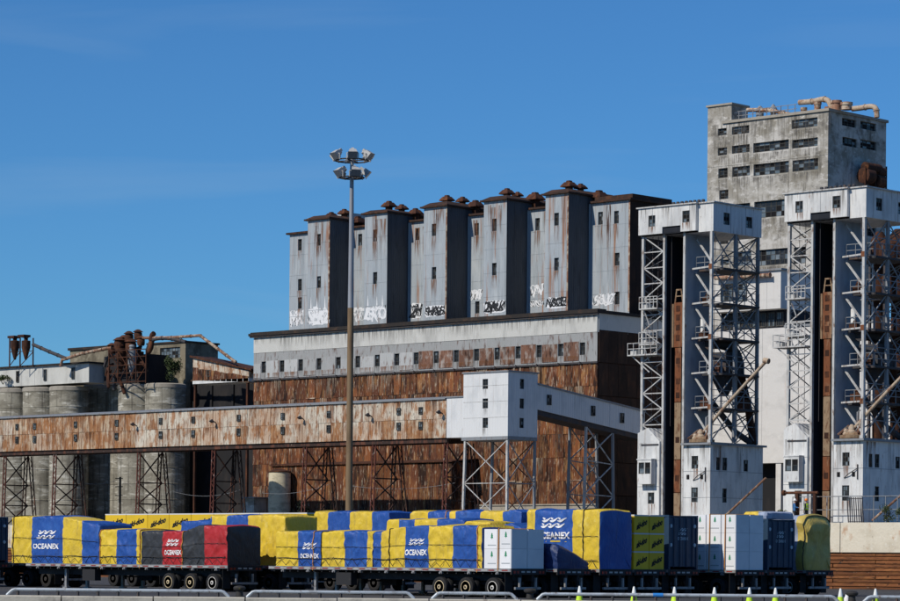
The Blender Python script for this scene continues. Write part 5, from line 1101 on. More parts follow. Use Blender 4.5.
# ================================================================== HIGH MAST
MD = 200.0
mb_ = onD(348.5, 560, MD); mx, my = mb_.x, mb_.y; mtop = onD(350.5, 157, MD).z
ms = thing('light_mast', (mx, my, 0), 'tall lamp mast with two rings of floodlights, brown below and grey above', 'light mast')
mid = onD(349, 308, MD).z
MB().lathe((mx, my, 0), [(.42, 0), (.42, .05), (.27, .06), (.235, mid * .5), (.215, mid)], 20).build('lower_pole', 'pole_brown', ms, smooth=True)
MB().lathe((mx, my, 0), [(.21, mid + .002), (.13, mtop)], 20).build('upper_pole', 'pole_grey', ms, smooth=True)
for (zr, rr, n, off) in ((mtop - .25, 1.15, 6, .3), (mtop - 1.45, .85, 5, .7)):
    m = MB(); pts = [(mx + rr * math.cos(2 * math.pi * k / 24), my + rr * math.sin(2 * math.pi * k / 24), zr) for k in range(25)]; m.path(pts, .055, 6)
    for k in range(4): a = k * math.pi / 2 + .4; m.beam((mx, my, zr), (mx + rr * math.cos(a), my + rr * math.sin(a), zr), .07)
    m.build('lamp_ring', 'dark_steel', ms)
    for k in range(n):
        a = 2 * math.pi * k / n + off; d = Vector((math.cos(a), math.sin(a), 0)); c = Vector((mx, my, zr)) + d * (rr + .12) + Vector((0, 0, .38))
        fwd = (d * .75 + Vector((0, 0, -.66))).normalized(); side = Vector((-d.y, d.x, 0)); up = side.cross(fwd).normalized()
        if up.z < 0: up = -up
        def bp(f, s, u): return c + fwd * f + side * s + up * u
        vs = [bp(.26, -.32, -.26), bp(.26, .32, -.26), bp(.26, .32, .26), bp(.26, -.32, .26), bp(-.2, -.2, -.2), bp(-.2, .22, -.2), bp(-.2, .22, .2), bp(-.2, -.22, .2)]
        fl = MB().add(vs, [(4, 5, 6, 7), (0, 1, 5, 4), (1, 2, 6, 5), (2, 3, 7, 6), (3, 0, 4, 7)]).add([bp(-.2, -.12, -.12), bp(-.2, .12, -.12), bp(-.2, .12, .12), bp(-.2, -.12, .12), bp(-.5, -.1, -.1), bp(-.5, .1, -.1), bp(-.5, .1, .1), bp(-.5, -.1, .1)], [(4, 5, 6, 7), (0, 1, 5, 4), (1, 2, 6, 5), (2, 3, 7, 6), (3, 0, 4, 7)]).beam(bp(0, -.4, 0), bp(0, .4, 0), .05).beam(bp(0, -.4, 0), bp(0, -.4, 0) - Vector((0, 0, .42)), .05).beam(bp(0, .4, 0), bp(0, .4, 0) - Vector((0, 0, .42)), .05).build('floodlight', 'lamp_housing', ms)
        MB().quad(bp(.275, -.34, -.28), bp(.275, .34, -.28), bp(.275, .34, .28), bp(.275, -.34, .28)).build('lens', 'lamp_glass', fl)

# ================================================================== WORKERS, RAILING, WEEDS ON THE WHARF
def person(loc, face, label, jacket, trousers, hat, vest, pose):
    t = thing('person', loc, label, 'person', 'workers on the wharf')
    me = bpy.data.meshes.new('body'); J = {}
    ca, sa = math.cos(face), math.sin(face)
    def P(s, f, z): return (s * ca - f * sa, s * sa + f * ca, z)     # sideways, forward, up
    V = [('pel', 0, 0, .95, .15, .12), ('waist', 0, .01, 1.08, .14, .11), ('chest', 0, .0, 1.32, .17, .125), ('neckb', 0, 0, 1.48, .09, .08), ('neck', 0, .02, 1.54, .055, .055), ('jaw', 0, .04, 1.60, .075, .085), ('head', 0, .03, 1.68, .088, .10), ('crown', 0, .02, 1.75, .06, .07)]
    E = [(i, i + 1) for i in range(7)]
    for s, sg in ((-1, 0), (1, 1)):
        b = len(V); V += [('hip', s * .09, 0, .90, .10, .10), ('knee', s * .11, .03 + .03 * sg, .50, .07, .07), ('ankle', s * .12, -.02, .10, .05, .05), ('foot', s * .13, .06, .05, .05, .045), ('toe', s * .14, .17, .04, .04, .03)]
        E += [(0, b), (b, b + 1), (b + 1, b + 2), (b + 2, b + 3), (b + 3, b + 4)]
        b = len(V); el_, ha = pose[sg]
        V += [('sh', s * .20, 0, 1.43, .075, .075), ('el', s * el_[0], el_[1], el_[2], .052, .052), ('wr', s * ha[0], ha[1], ha[2], .035, .035)]
        d = (Vector(ha) - Vector(el_)).normalized(); hp = Vector(ha) + d * .07
        V += [('palm', s * hp.x, hp.y, hp.z, .036, .02)]
        E += [(2, b), (b, b + 1), (b + 1, b + 2), (b + 2, b + 3)]
        for k, (o, L) in enumerate(((-.025, .07), (-.008, .085), (.01, .08), (.026, .065))):
            q = hp + d * L; V.append(('fing', s * q.x + o, q.y + .02, q.z - .015, .009, .009)); E.append((b + 3, len(V) - 1))
        q = hp + Vector((-.04, .04, 0)); V.append(('thumb', s * q.x, q.y, q.z, .01, .01)); E.append((b + 2, len(V) - 1))
    me.from_pydata([P(v[1], v[2], v[3]) for v in V], E, [])
    o = bpy.data.objects.new('tmp', me); col.objects.link(o)
    sk = o.modifiers.new('s', 'SKIN'); sb = o.modifiers.new('b', 'SUBSURF'); sb.levels = 1; sb.render_levels = 1
    for i, v in enumerate(V): me.skin_vertices[0].data[i].radius = (v[4], v[5])
    me.skin_vertices[0].data[0].use_root = True
    bpy.context.view_layer.update()
    ev = bpy.data.meshes.new_from_object(o.evaluated_get(bpy.context.evaluated_depsgraph_get())); bpy.data.objects.remove(o)
    ev.materials.clear()
    for mm in ('skin', jacket, trousers, 'rubber'): ev.materials.append(MATS[mm])
    hands = [Vector(P(v[1], v[2], v[3])) for v in V if v[0] == 'palm']
    for p in ev.polygons:
        c = p.center; p.use_smooth = True
        p.material_index = 0 if c.z > 1.5 else 3 if c.z < .12 else 0 if any((c - h).length < .11 for h in hands) else 2 if c.z < .96 and abs(c.x * ca + c.y * sa) < .26 and not (c.x * ca + c.y * sa > .2) else 1
    bo = bpy.data.objects.new('body', ev); col.objects.link(bo); bo.parent = t
    hc = Vector(loc) + Vector(P(0, .02, 1.70))
    MB().lathe(hc, [(.155, -.01), (.16, .0), (.125, .012), (.122, .05), (.10, .11), (.05, .145), (.01, .15)], 18).build('hard_hat', hat, t, smooth=True)
    hx = Vector(loc)
    def W(s, f, z): return hx + Vector(P(s, f, z))
    fm = MB()
    for s in (-.035, .035): fm.lathe(W(s, .115, 1.665), [(.011, -.01), (.013, 0), (.011, .01)], 8)
    fm.build('eyes', 'rubber', t)
    if vest:
        v = MB(); ring = []
        for (z, rx, ry) in ((1.0, .19, .155), (1.2, .20, .155), (1.38, .22, .16), (1.47, .16, .11)):
            ring.append([W(rx * math.cos(2 * math.pi * k / 16), ry * math.sin(2 * math.pi * k / 16), z) for k in range(16)])
        for a, b in zip(ring, ring[1:]):
            for k in range(16): v.add([a[k], a[(k + 1) % 16], b[(k + 1) % 16], b[k]], [(0, 1, 2, 3)])
        v.build('vest', vest, t, smooth=True)
        v = MB(); 
        for z in (1.1, 1.28):
            a = [W(.205 * math.cos(2 * math.pi * k / 16), .165 * math.sin(2 * math.pi * k / 16), z) for k in range(16)]; b = [p + Vector((0, 0, .05)) for p in a]
            for k in range(16): v.add([a[k], a[(k + 1) % 16], b[(k + 1) % 16], b[k]], [(0, 1, 2, 3)])
        v.build('reflective_band', 'reflector_white', t)
    return t
REST = (((.27, -.02, 1.17), (.28, .06, .93)), ((.27, -.02, 1.17), (.28, .06, .93)))
REACH = (((.27, -.02, 1.17), (.27, .10, .95)), ((.25, .10, 1.20), (.22, .34, 1.16)))
p = onZ(794.5, 521.5, ZQ); q = onY(794.5, 500, YW + 1.6)
person((q.x, YW + 1.6, ZQ - .02), R(-60), 'worker in a blue jacket and white hard hat, arm held out', 'cloth_blue', 'cloth_dark', 'hat_white', None, REACH)
q = onY(806.5, 500, YW + 1.6)
person((q.x, YW + 1.6, ZQ - .02), R(100), 'worker in a lime high-visibility vest and orange hard hat', 'cloth_dark', 'cloth_dark', 'hivis_orange', 'hivis', REST)
r0, r1 = onY(776, 500, YW + .9).x, onY(930, 500, YW + .9).x
hr = thing('wharf_railing', ((r0 + r1) / 2, YW + .9, ZQ), 'thin steel handrail along the edge of the raised wharf', 'railing')
nps = 14; YF = YW + 3.0
for i in range(nps): x = r0 + (r1 - r0) * i / (nps - 1); MB().beam((x, YF, ZQ - .02), (x, YF, ZQ + 2.0), .05).build('post', 'grey_steel', hr)
m = MB()
for z in (1.0, 1.98): m.tube((r0, YF, ZQ + z), (r1, YF, ZQ + z), .03, 6)
m.build('rail', 'grey_steel', hr)
gt = thing('leaning_grille', (onY(853, 510, YW + 2.4).x, YW + 2.4, ZQ), 'dark steel grille leaning against the right tower foot', 'grille')
g0, g1 = onY(846, 510, YW + 2.4).x, onY(861, 510, YW + 2.4).x
for i in range(8):
    x = g0 + (g1 - g0) * i / 7; MB().beam((x + .3, YW + 2.3, ZQ - .02), (x - .05, YW + 2.6, ZQ + 1.9), .06).build('bar', 'dark_steel', gt)
MB().beam((g0 + .3, YW + 2.3, ZQ + .1), (g1 + .3, YW + 2.3, ZQ + .1), .06).beam((g0 - .05, YW + 2.6, ZQ + 1.8), (g1, YW + 2.6, ZQ + 1.8), .06).build('grille_rail', 'dark_steel', gt)
gp = thing('pipe_gantry', (onY(798, 500, YW + 2).x, YW + 2.0, ZQ), 'low rusty pipe on a post before the right tower shaft', 'pipe')
a, b = onY(784, 493, YW + 2), onY(818, 493, YW + 2)
MB().tube((a.x, YW + 2, a.z), (b.x, YW + 2, a.z), .1, 8).lathe((a.x, YW + 2, a.z), [(.2, -.1), (.22, 0), (.2, .1)], 12, 'X').build('pipe_run', 'rust_machine', gp)
for px in (797.5, 815): x = onY(px, 493, YW + 2).x; MB().beam((x, YW + 2, ZQ - .02), (x, YW + 2, a.z - .08), .22).build('post', 'rust_machine', gp)
for k, (px, s, l) in enumerate(((783, .55, 'weeds growing at the foot of the right lattice tower, left side'), (886, .7, 'bushy weeds before the shaded house of the right tower'), (897, .6, 'weeds at the right picture edge on the wharf'))):
    x = onY(px, 515, YW + 2.2).x; shrub('weed_clump', (x, YW + 2.2 + .3 * k, ZQ - .02), s * .9, s * .95, 350, .07, l, 20 + k, cat='weeds')
x = onY(309, 505, 40.).x; shrub('bush', (x, 40., ZQ - .02), .95, 1.3, 900, .13, 'dark bush beside the rusty trestle by the cream tank', 31, 'leaf_dark', 'bush')
# small store at the elevator's left foot
x0, x1 = onY(243, 505, 46.).x, onY(254, 505, 46.).x; z1 = onY(248, 497, 46.).z
sk_ = thing('small_hut', ((x0 + x1) / 2, 46, ZQ), 'small pale concrete hut left of the elevator foot', 'hut')
MB().box(x0, x1, 46, 48.4, ZQ - .02, z1 - .15).build('hut_wall', 'concrete', sk_); MB().box(x0 - .15, x1 + .15, 45.85, 48.55, z1 - .149, z1).build('roof', 'grey_steel', sk_)
# utility pole and slack wires under the gallery
up = thing('utility_pole', (onY(120, 500, 40.).x, 40, ZQ), 'dark utility pole with crossarms before the pale silos', 'utility pole')
x = onY(120, 500, 40.).x; zt_ = onY(120, 477, 40.).z
MB().tube((x, 40, ZQ - .02), (x, 40, zt_), .14, 8, r2=.11).build('pole', 'bark', up)
for z in (zt_ - .15, zt_ - 1.0, zt_ - 1.9): MB().beam((x - .55, 39.85, z), (x + .55, 39.85, z), .09).build('crossarm', 'bark', up)
def wire(a, b, sag, label):
    pts = [Vector(a).lerp(Vector(b), i / 12) - Vector((0, 0, sag * 4 * (i / 12) * (1 - i / 12))) for i in range(13)]
    return tag(MB().path(pts, .016, 5).build('slack_wire', 'grey_steel', origin=pts[0]), label, 'wire')
wire((x, 39.85, zt_ - .2), onY(84, 483, 40.), .3, 'slack wire running left from the utility pole')
wire(onY(175, 492, 38.), onY(240, 490, 38.), .5, 'slack wire crossing the black gap below the gallery')
wire(onY(262, 493, 38.), onY(330, 484, 38.), .4, 'slack wire passing above the cream tank')
wire(onY(352, 486, 38.), onY(455, 483, 38.), .4, 'slack wire crossing before the rusted elevator wall')

# ================================================================== TRAILERS
DECK = 1.45
def make_trailer(L=16.5):
    t = thing('flatbed_trailer', (0, 0, 0), 'x x x x', 'trailer', 'flatbed trailers on the quay'); ORG[t] = Vector((0, 0, 0))
    Wd = 2.6
    MB().box(-L, 0, .08, Wd - .08, DECK - .12, DECK - .003).build('deck', 'deck_wood', t)
    for y in (0, Wd - .08): MB().box(-L, 0, y, y + .078, DECK - .16, DECK - .004).build('side_rail', 'trailer_rail', t)
    mr_, mw_ = MB(), MB()
    n = int(L / .45)
    for i in range(n):
        x = -L + i * .45 + .05; (mr_ if i % 2 else mw_).box(x, x + .38, -.006, -.001, DECK - .12, DECK - .065)
    kind(mr_.build('red_reflector', 'reflector_red', t), 'stuff'); kind(mw_.build('white_reflector', 'reflector_white', t), 'stuff')
    for y in (.75, Wd - .93):
        MB().box(-L + .3, -.1, y, y + .18, DECK - .62, DECK - .125).build('main_beam', 'trailer_steel', t)
    cm_ = MB()
    for i in range(int(L / .6)): x = -L + .3 + i * .6; cm_.box(x, x + .08, .1, Wd - .1, DECK - .28, DECK - .125)
    kind(cm_.build('crossmember', 'trailer_steel', t), 'stuff')
    for i in range(9):
        x = -L + 1.0 + i * (L - 2) / 8; MB().box(x, x + .16, .0, .14, DECK - .3, DECK - .165).lathe((x + .08, -.02, DECK - .25), [(.05, -.05), (.05, .05)], 8, 'Y').build('strap_winch', 'trailer_rail', t)
    # landing gear
    for y in (.45, Wd - .6):
        MB().box(-L + 3.0, -L + 3.16, y, y + .16, .12, DECK - .2).box(-L + 2.88, -L + 3.28, y - .06, y + .22, 0, .12).build('landing_leg', 'trailer_rail', t)
    MB().beam((-L + 3.08, .5, .7), (-L + 3.08, Wd - .5, .7), .08).build('landing_brace', 'trailer_steel', t)
    # axles and wheels
    def wheel(xc, y0, out):
        ty = MB().lathe((xc, y0, .5), [(.33, -.13), (.42, -.145), (.485, -.12), (.5, -.07), (.5, .07), (.485, .12), (.42, .145), (.33, .13)], 26, 'Y').build('wheel', 'tyre', t, smooth=True)
        s = out
        MB().lathe((xc, y0, .5), [(.325, s * .13), (.30, s * .14), (.275, s * .11), (.25, s * .05), (.17, s * .03), (.16, s * .09), (.12, s * .10), (.11, s * .15), (.04, s * .16)], 22, 'Y').build('rim', random.choice(['rim_cream', 'rim_cream', 'rim_white']), ty, smooth=True)
        hb = MB()
        for k in range(8): a = 2 * math.pi * k / 8; hb.lathe((xc + .212 * math.cos(a), y0 + s * .045, .5 + .212 * math.sin(a)), [(.036, -.012), (.036, .012)], 8, 'Y')
        hb.lathe((xc, y0 + s * .155, .5), [(.055, -.012), (.055, .012)], 12, 'Y'); kind(hb.build('hub_and_holes', 'rubber', ty), 'stuff')
    for xc in (-1.25, -3.05, -4.85):
        MB().tube((xc, .3, .5), (xc, Wd - .3, .5), .07, 10).build('axle', 'trailer_steel', t)
        wheel(xc, .15, -1); wheel(xc, .48, -1); wheel(xc, Wd - .48, 1); wheel(xc, Wd - .15, 1)
    MB().box(-5.6, -.6, .95, 1.15, .62, .8).box(-5.6, -.6, Wd - 1.15, Wd - .95, .62, .8).build('suspension', 'trailer_steel', t)
    for x in (-.45,):
        for y in (.05, Wd - .6): MB().box(x, x + .02, y, y + .55, .18, DECK - .2).build('mud_flap', 'rubber', t)
    # rear end
    MB().box(-.06, .02, .02, Wd - .02, DECK - .3, DECK - .004).build('rear_sill', 'trailer_steel', t)
    m = MB(); m.box(-.1, 0, .35, Wd - .35, .42, .54); m.beam((-.05, .7, .5), (-.05, .7, 1.0), .1); m.beam((-.05, Wd - .7, .5), (-.05, Wd - .7, 1.0), .1); m.build('underride_guard', 'trailer_rail', t)
    for y in (.18, .42, Wd - .54, Wd - .3): MB().box(.022, .05, y, y + .14, DECK - .24, DECK - .12).build('tail_lamp', 'reflector_red', t)
    for y in (.75, 1.15, 1.55): MB().box(.022, .03, y, y + .26, DECK - .2, DECK - .12).build('rear_reflector', 'reflector_white', t)
    MB().box(-L + 5, -L + 6.1, .1, .55, .5, DECK - .3).build('tool_box', 'trailer_steel', t)
    return t
XT2, YT2 = onY(511, 568, -45.6).x, -45.6
TR = {}
proto = make_trailer(17.3)
def put_trailer(key, x, y, label):
    t = proto if not TR else copy_tree(proto)
    t.location = (x, y, 0); t['label'] = label; TR[key] = (x, y)
    if key not in 'bah':
        for w_ in t.children:
            for r_ in w_.children:
                if r_.name.startswith('rim'): r_.material_slots[0].link = 'OBJECT'; r_.material_slots[0].material = MATS['rim_shaded']
XB = lambda px, Y: onY(px, 566, Y).x
put_trailer('b', XB(511, -45.6), -45.6, 'flatbed trailer with white boxes on its tail, nearest the kerb in the middle')
put_trailer('a', XB(227.5, -45.6), -45.6, 'flatbed trailer carrying the red and black tarpaulin load at the left')
put_trailer('c', XB(599.5, -39.8), -39.8, 'flatbed trailer under the tall blue and yellow load with a navy end')
put_trailer('d', XB(634, -37.0), -37.0, 'flatbed trailer with yellow crates stacked three high at its tail')
put_trailer('e', XB(668, -32.8), -32.8, 'flatbed trailer carrying the navy container seen end-on in the middle')
put_trailer('f', XB(735.5, -28.6), -28.6, 'flatbed trailer with tall white boxes right of the navy container')
put_trailer('g', XB(767, -24.6), -24.6, 'flatbed trailer with the navy container behind the white boxes')
put_trailer('h', XB(806, -20.4), -20.4, 'rightmost flatbed trailer under the grey-blue and yellow tarpaulin')
put_trailer('i', XB(284, -41.2), -41.2, 'flatbed trailer behind the red and black load, mostly hidden')
put_trailer('j', XB(308, -28.6), -28.6, 'flatbed trailer carrying the long row of yellow crates at the left')
put_trailer('k', XB(389, -32.8), -32.8, 'flatbed trailer under the striped load right of the yellow crates')
put_trailer('n', XB(557, -42.8), -42.8, 'flatbed trailer with the slumped navy bundle, tight behind the white boxes')
put_trailer('l', XB(284, -41.2) - 19.5, -41.2, 'added empty flatbed trailer darkening the gap behind the far left lettered load')  # two extra trailers added to darken the gap under the left decks
put_trailer('m', XB(389, -32.8) - 19.5, -32.8, 'added empty flatbed trailer far back, darkening the gap behind the left loads')
xk = XB(-26, -45.6)
put_trailer('z', xk, -45.6, 'flatbed trailer under the navy container at the left picture edge')

# ------------------------------------------------------------------ tarpaulin loads
NS = 17
def tarp(label, x0, x1, y, stripes, ztop, seed, width=2.5, endc='tarp_blue', sag=0., straps=(), slopeL=.0, slopeR=.0, waist=0., ropes=True, group='tarpaulin loads on the trailers', zfun=None, rad=.09, cross=0.):
    """stripes: list of (x_end, material); the sheet wraps a load of given top height"""
    z0 = DECK + .003; yc = y + 1.3
    t = thing('tarpaulin_load', ((x0 + x1) / 2, yc, z0), label, 'cargo', group)
    hw = width / 2
    def top(x):
        z = ztop if zfun is None else zfun(x)
        return z
    def section(x):
        """list of points round the load at x, near side bottom -> far side bottom"""
        H = top(x) - z0; e = min(x - x0, x1 - x); f = 1.0
        rr = rad; cut = 0.
        ec = rad * 1.1
        if e < ec: cut = (ec - math.sqrt(max(0, ec ** 2 - (ec - e) ** 2))) * .8
        prof = []
        h2 = H - cut; w2 = hw - cut * .35
        for i in range(NS): f_ = i / (NS - 1); zz = z0 + (h2 - rr) * f_; prof.append((-w2 - waist * math.sin(math.pi * 2.2 * f_) * .5 - .03 * math.sin(math.pi * f_), zz))
        for i in range(1, 5): a = math.pi / 2 * i / 4; prof.append((-w2 + rr - rr * math.cos(a), z0 + h2 - rr + rr * math.sin(a)))
        for i in range(1, 6): f_ = i / 6; prof.append((-w2 + rr + (2 * w2 - 2 * rr) * f_, z0 + h2 + .05 * math.sin(math.pi * f_)))
        for i in range(0, 5): a = math.pi / 2 * i / 4; prof.append((w2 - rr + rr * math.sin(a), z0 + h2 - rr + rr * math.cos(a)))
        for i in range(1, 4): prof.append((w2, z0 + (h2 - rr) * (1 - i / 3)))
        if cross: prof = [(yy, z0 + (zz - z0) * (1 - cross * (yy + w2) / (2 * w2))) for yy, zz in prof]
        out = []
        for k, (yy, zz) in enumerate(prof):
            s = k * .16; g = min(1., (zz - z0) / .25)
            n = noise.noise(Vector((x * .9 + seed * 7, s * .7, seed))) * .05 + (abs(noise.noise(Vector((x * 2.4 + zz * 1.6, s * 1.0 + seed, 3.)))) - .25) * .12
            n += .12 * (abs(noise.noise(Vector((x * 3.4 - zz * 2.6, zz * 1.1, seed * 2.)))) - .2) + .02 * noise.noise(Vector((x * 9, zz * 5, seed)))
            n *= .5 + .5 * g
            d = Vector((yy, zz - (z0 + h2 * .5))); d = d / max(d.length, .01)
            out.append(Vector((x, yc + yy + d.x * n, max(z0, zz + (d.y * n if k >= NS else 0)))))
        return out
    xs_prev = x0; np_ = None
    for (xe, mt) in stripes:
        n = max(2, int((xe - xs_prev) / .10)); m = MB(); o0 = 0
        secs = [section(xs_prev + (xe - xs_prev) * i / n) for i in range(n + 1)]; k = len(secs[0])
        for s_ in secs: m.v += s_
        for i in range(n):
            for j in range(k - 1): m.f.append([i * k + j, (i + 1) * k + j, (i + 1) * k + j + 1, i * k + j + 1]); m.m.append(0)
        m.build('tarp_panel', mt, t, smooth=True); xs_prev = xe
    for (xx, nm, mt, sg) in ((x1, 'end_panel', endc, 1), (x0, 'front_panel', stripes[0][1], -1)):
        s_ = section(xx); k = len(s_); m = MB(); m.v += s_
        dd = lambda p, a: Vector((sg * (.03 + a * .10 * (abs(noise.noise(Vector((p.y * 1.3 + p.z * .5, p.z * .9, seed * 3.)))) - .1) + a * waist * .5 * math.sin((p.z - z0) * 3.2)), 0, 0))
        cz = Vector((xx, yc, z0 + (top(xx) - z0) * (.45 - .3 * cross)))
        ring = [p.lerp(cz, .12) for p in s_]; ring2 = [p.lerp(cz, .5) for p in s_]
        ring = [p + dd(p, .8) for p in ring]; ring2 = [p + dd(p, 1.) for p in ring2]
        m.v += ring + ring2 + [cz + dd(cz, 1.)]
        for j in range(k - 1):
            m.f.append([j, j + 1, k + j + 1, k + j]); m.f.append([k + j, k + j + 1, 2 * k + j + 1, 2 * k + j]); m.f.append([2 * k + j, 2 * k + j + 1, 3 * k]); m.m += [0, 0, 0]
        m.f.append([0, k, k * 2, 3 * k, 3 * k - 1, 2 * k - 1, k - 1]); m.m.append(0)
        m.build(nm, mt, t, smooth=True)
    for (xs_, mt) in straps:
        pts = section(xs_); c = Vector((xs_, yc, (z0 + ztop) / 2)); pts = [p + (p - c).normalized() * .03 for p in pts]
        pts = [Vector((xs_, y - .02, DECK - .2))] + pts + [Vector((xs_, y + 2.62, DECK - .2))]
        MB().path(pts, .028, 5).build('lashing_strap', mt, t)
    if ropes:
        rg = random.Random(seed); pts = []; n = max(4, int((x1 - x0) / .33)); lo = True
        for i in range(n + 1):
            x = x0 + .1 + (x1 - x0 - .2) * i / n; zz = z0 + (.06 if lo else rg.uniform(.3, .5)); lo = not lo
            s_ = section(min(max(x, x0), x1)); yy = min(p.y for p in s_[:6]) - .03; pts.append(Vector((x, yy, zz)))
        MB().path(pts, .017, 4).build('bungee_rope', 'strap', t)
        pts = []
        for i in range(n + 1):
            x = x0 + .05 + (x1 - x0 - .1) * i / n; s_ = section(x); pts.append(Vector((x, min(p.y for p in s_[1:7]) - .03, z0 + .42 + .06 * noise.noise(Vector((x * .8, seed, 0))))))
        MB().path(pts, .02, 4).build('side_rope', 'strap', t)
        pts = []
        for i in range(n + 1):
            x = x0 + .05 + (x1 - x0 - .1) * i / n; s_ = section(x); pts.append(Vector((x, min(p.y for p in s_[6:13]) - .02, z0 + (top(x) - z0) * .55 + .05 * noise.noise(Vector((x * .8, seed, 5))))))
        MB().path(pts, .012, 4).build('side_rope', 'strap', t)
    def face(a, z):
        s_ = section(min(max(a, x0), x1)); best = min((abs(p.z - z), p.y) for p in s_[:NS]); 
        for p, q in zip(s_[:NS - 1], s_[1:NS]):
            if p.z <= z <= q.z: f = (z - p.z) / max(1e-4, q.z - p.z); return p.y + (q.y - p.y) * f - .02
        return best[1] - .02
    return t, face
def zpix(px, py, Y): return onY(px, py, Y).z
def mk(Y, lst): return [(XB(p, Y), m) for p, m in lst]
def oceanex(t, face, Y, p0, p1, yl0, yl1, yt0, yt1, mt='lettering_white', emblem=True):
    a, b = XB(p0, Y), XB(p1, Y); pm_ = (p0 + p1) / 2
    if emblem: wave_logo(t, 'Y', 0, a + (b - a) * .14, a + (b - a) * .88, zpix(pm_, yl1, Y), zpix(pm_, yl0, Y), mt, warp=face)
    lettering(t, 'OCEANEX', 'Y', 0, a, b, zpix(pm_, yt1, Y), zpix(pm_, yt0, Y), mt, 'lettering', .035, 0., warp=face)
Yb, By, Bb, Bn, Br, Bk, Bg = -45.6, 'tarp_yellow', 'tarp_blue', 'tarp_navy', 'tarp_red', 'tarp_black', 'tarp_greyblue'
# trailer a (left, near)
x_ = [XB(p, Yb) for p in (11, 62, 81, 98)]
zt1, zt2 = zpix(40, 517, Yb), zpix(90, 524, Yb)
t, f = tarp('yellow and blue tarpaulin load with white lettering at the far left', x_[0], x_[3], Yb, mk(Yb, [(31, By), (62, Bb), (81, By), (98, Bb)]), zt1, 1, straps=[(XB(13, Yb), 'strap')], zfun=lambda x: zt1 if x < x_[1] else zt1 + (zt2 - zt1) * min(1, (x - x_[1]) / (x_[3] - x_[1])) ** .8)
oceanex(t, f, Yb, 33, 58.5, 529.5, 538.5, 543.5, 549)
tarp('low yellow and blue tarpaulin load left of the black and red one', XB(99, Yb), XB(140.5, Yb), Yb, mk(Yb, [(116, By), (136, Bb), (140.5, By)]), zpix(120, 530, Yb), 2, straps=[(XB(100, Yb), 'strap_orange'), (XB(139.5, Yb), 'strap_orange')])
za, zb2 = zpix(150, 531.5, Yb), zpix(215, 525.5, Yb)
xa, xb = XB(183, Yb), XB(196, Yb)
t, f = tarp('black and red tarpaulin load with white lettering on the left trailer', XB(141, Yb), XB(227.5, Yb) - .1, Yb, mk(Yb, [(161.8, Bk), (181.6, Br), (203.8, Bk)]) + [(XB(227.5, Yb) - .1, Br)], zb2, 3, endc=Bk, straps=[(XB(181.8, Yb), 'strap_orange')], zfun=lambda x: za if x < xa else za + (zb2 - za) * min(1, (x - xa) / (xb - xa)))
oceanex(t, f, Yb, 164, 181, 538.5, 545.5, 550, 555)
# trailer b
t, f = tarp('yellow and blue tarpaulin load with white lettering left of the second lettered one', XB(275, Yb), XB(371.5, Yb), Yb, mk(Yb, [(297.5, By), (320.5, Bb), (344, By), (366.5, Bb), (371.5, By)]), zpix(330, 531.5, Yb), 4, straps=[(XB(313, Yb), 'strap_orange'), (XB(320.8, Yb), 'strap')])
oceanex(t, f, Yb, 300, 318.5, 542, 549, 553.5, 558.5)
zl, zh_ = zpix(385, 531, Yb), zpix(440, 526, Yb); xl, xh = XB(380, Yb), XB(403, Yb)
t, f = tarp('yellow and blue lettered tarpaulin load next to the white boxes', XB(372.5, Yb), XB(481, Yb), Yb, mk(Yb, [(380.5, Bb), (404, By), (428, Bb), (452, By), (476, Bb), (481, By)]), zh_, 5, straps=[(XB(389, Yb), 'strap'), (XB(477, Yb), 'strap_orange')], zfun=lambda x: zl + (zh_ - zl) * min(1, max(0, (x - xl) / (xh - xl))))
oceanex(t, f, Yb, 404.8, 427.2, 538, 545, 549.5, 555.5)
# row behind
Yc = -41.2
tarp('striped tarpaulin load with a wrinkled yellow end behind the black and red load', XB(180, Yc), XB(284, Yc) - .02, Yc, mk(Yc, [(211, Bb), (226, By), (247, Bb)]) + [(XB(284, Yc) - .02, By)], zpix(250, 515.5, Yc), 6, endc=By, zfun=lambda x: zpix(195, 521, Yc) if x < XB(209, Yc) else zpix(250, 515.5, Yc) , ropes=False)
Yc = -39.8
tarp('low striped tarpaulin load behind the lettered one, in the middle', XB(385, Yc), XB(462.5, Yc), Yc, mk(Yc, [(398, By), (413.5, Bb), (436, By), (462.5, Bb)]), zpix(425, 519.5, Yc), 7, ropes=False)
zz1, zz2 = zpix(470, 521, Yc), zpix(490, 525, Yc)
tarp('low rumpled yellow and blue tarpaulin load behind the white boxes', XB(463, Yc), XB(522, Yc), Yc, mk(Yc, [(491, By), (522, Bb)]), zz1, 8, ropes=False, zfun=lambda x: zz1 + (zz2 - zz1) * (x - XB(463, Yc)) / 4 if x < XB(491, Yc) else zpix(508, 523, Yc) - abs(x - XB(508, Yc)) * .25)
t, f = tarp('tall blue and yellow lettered tarpaulin load with a navy end', XB(526, Yc), XB(599.5, Yc) - .05, Yc, mk(Yc, [(534, By), (572, Bb)]) + [(XB(599.5, Yc) - .05, By)], zpix(565, 510, Yc), 9, endc=Bb, straps=[(XB(583, Yc), 'strap')], width=2.55)
oceanex(t, f, Yc, 535.5, 570, 516.5, 527.5, 532, 539)
MB().box(XB(545, Yc), XB(566, Yc), Yc + .02, Yc + .05, zpix(555, 542, Yc), zpix(555, 540.5, Yc)).build('yellow_underline', By, t)
Yn = -42.8
tarp('dark navy tarpaulin bundle slumped behind the white boxes', XB(557, Yn) - 6, XB(557, Yn) - .05, Yn, [(XB(557, Yn) - .05, Bn)], zpix(557, 542, Yn), 10, endc=Bn, ropes=False, width=2.5, cross=.72, rad=.25)
Yd = -37.0
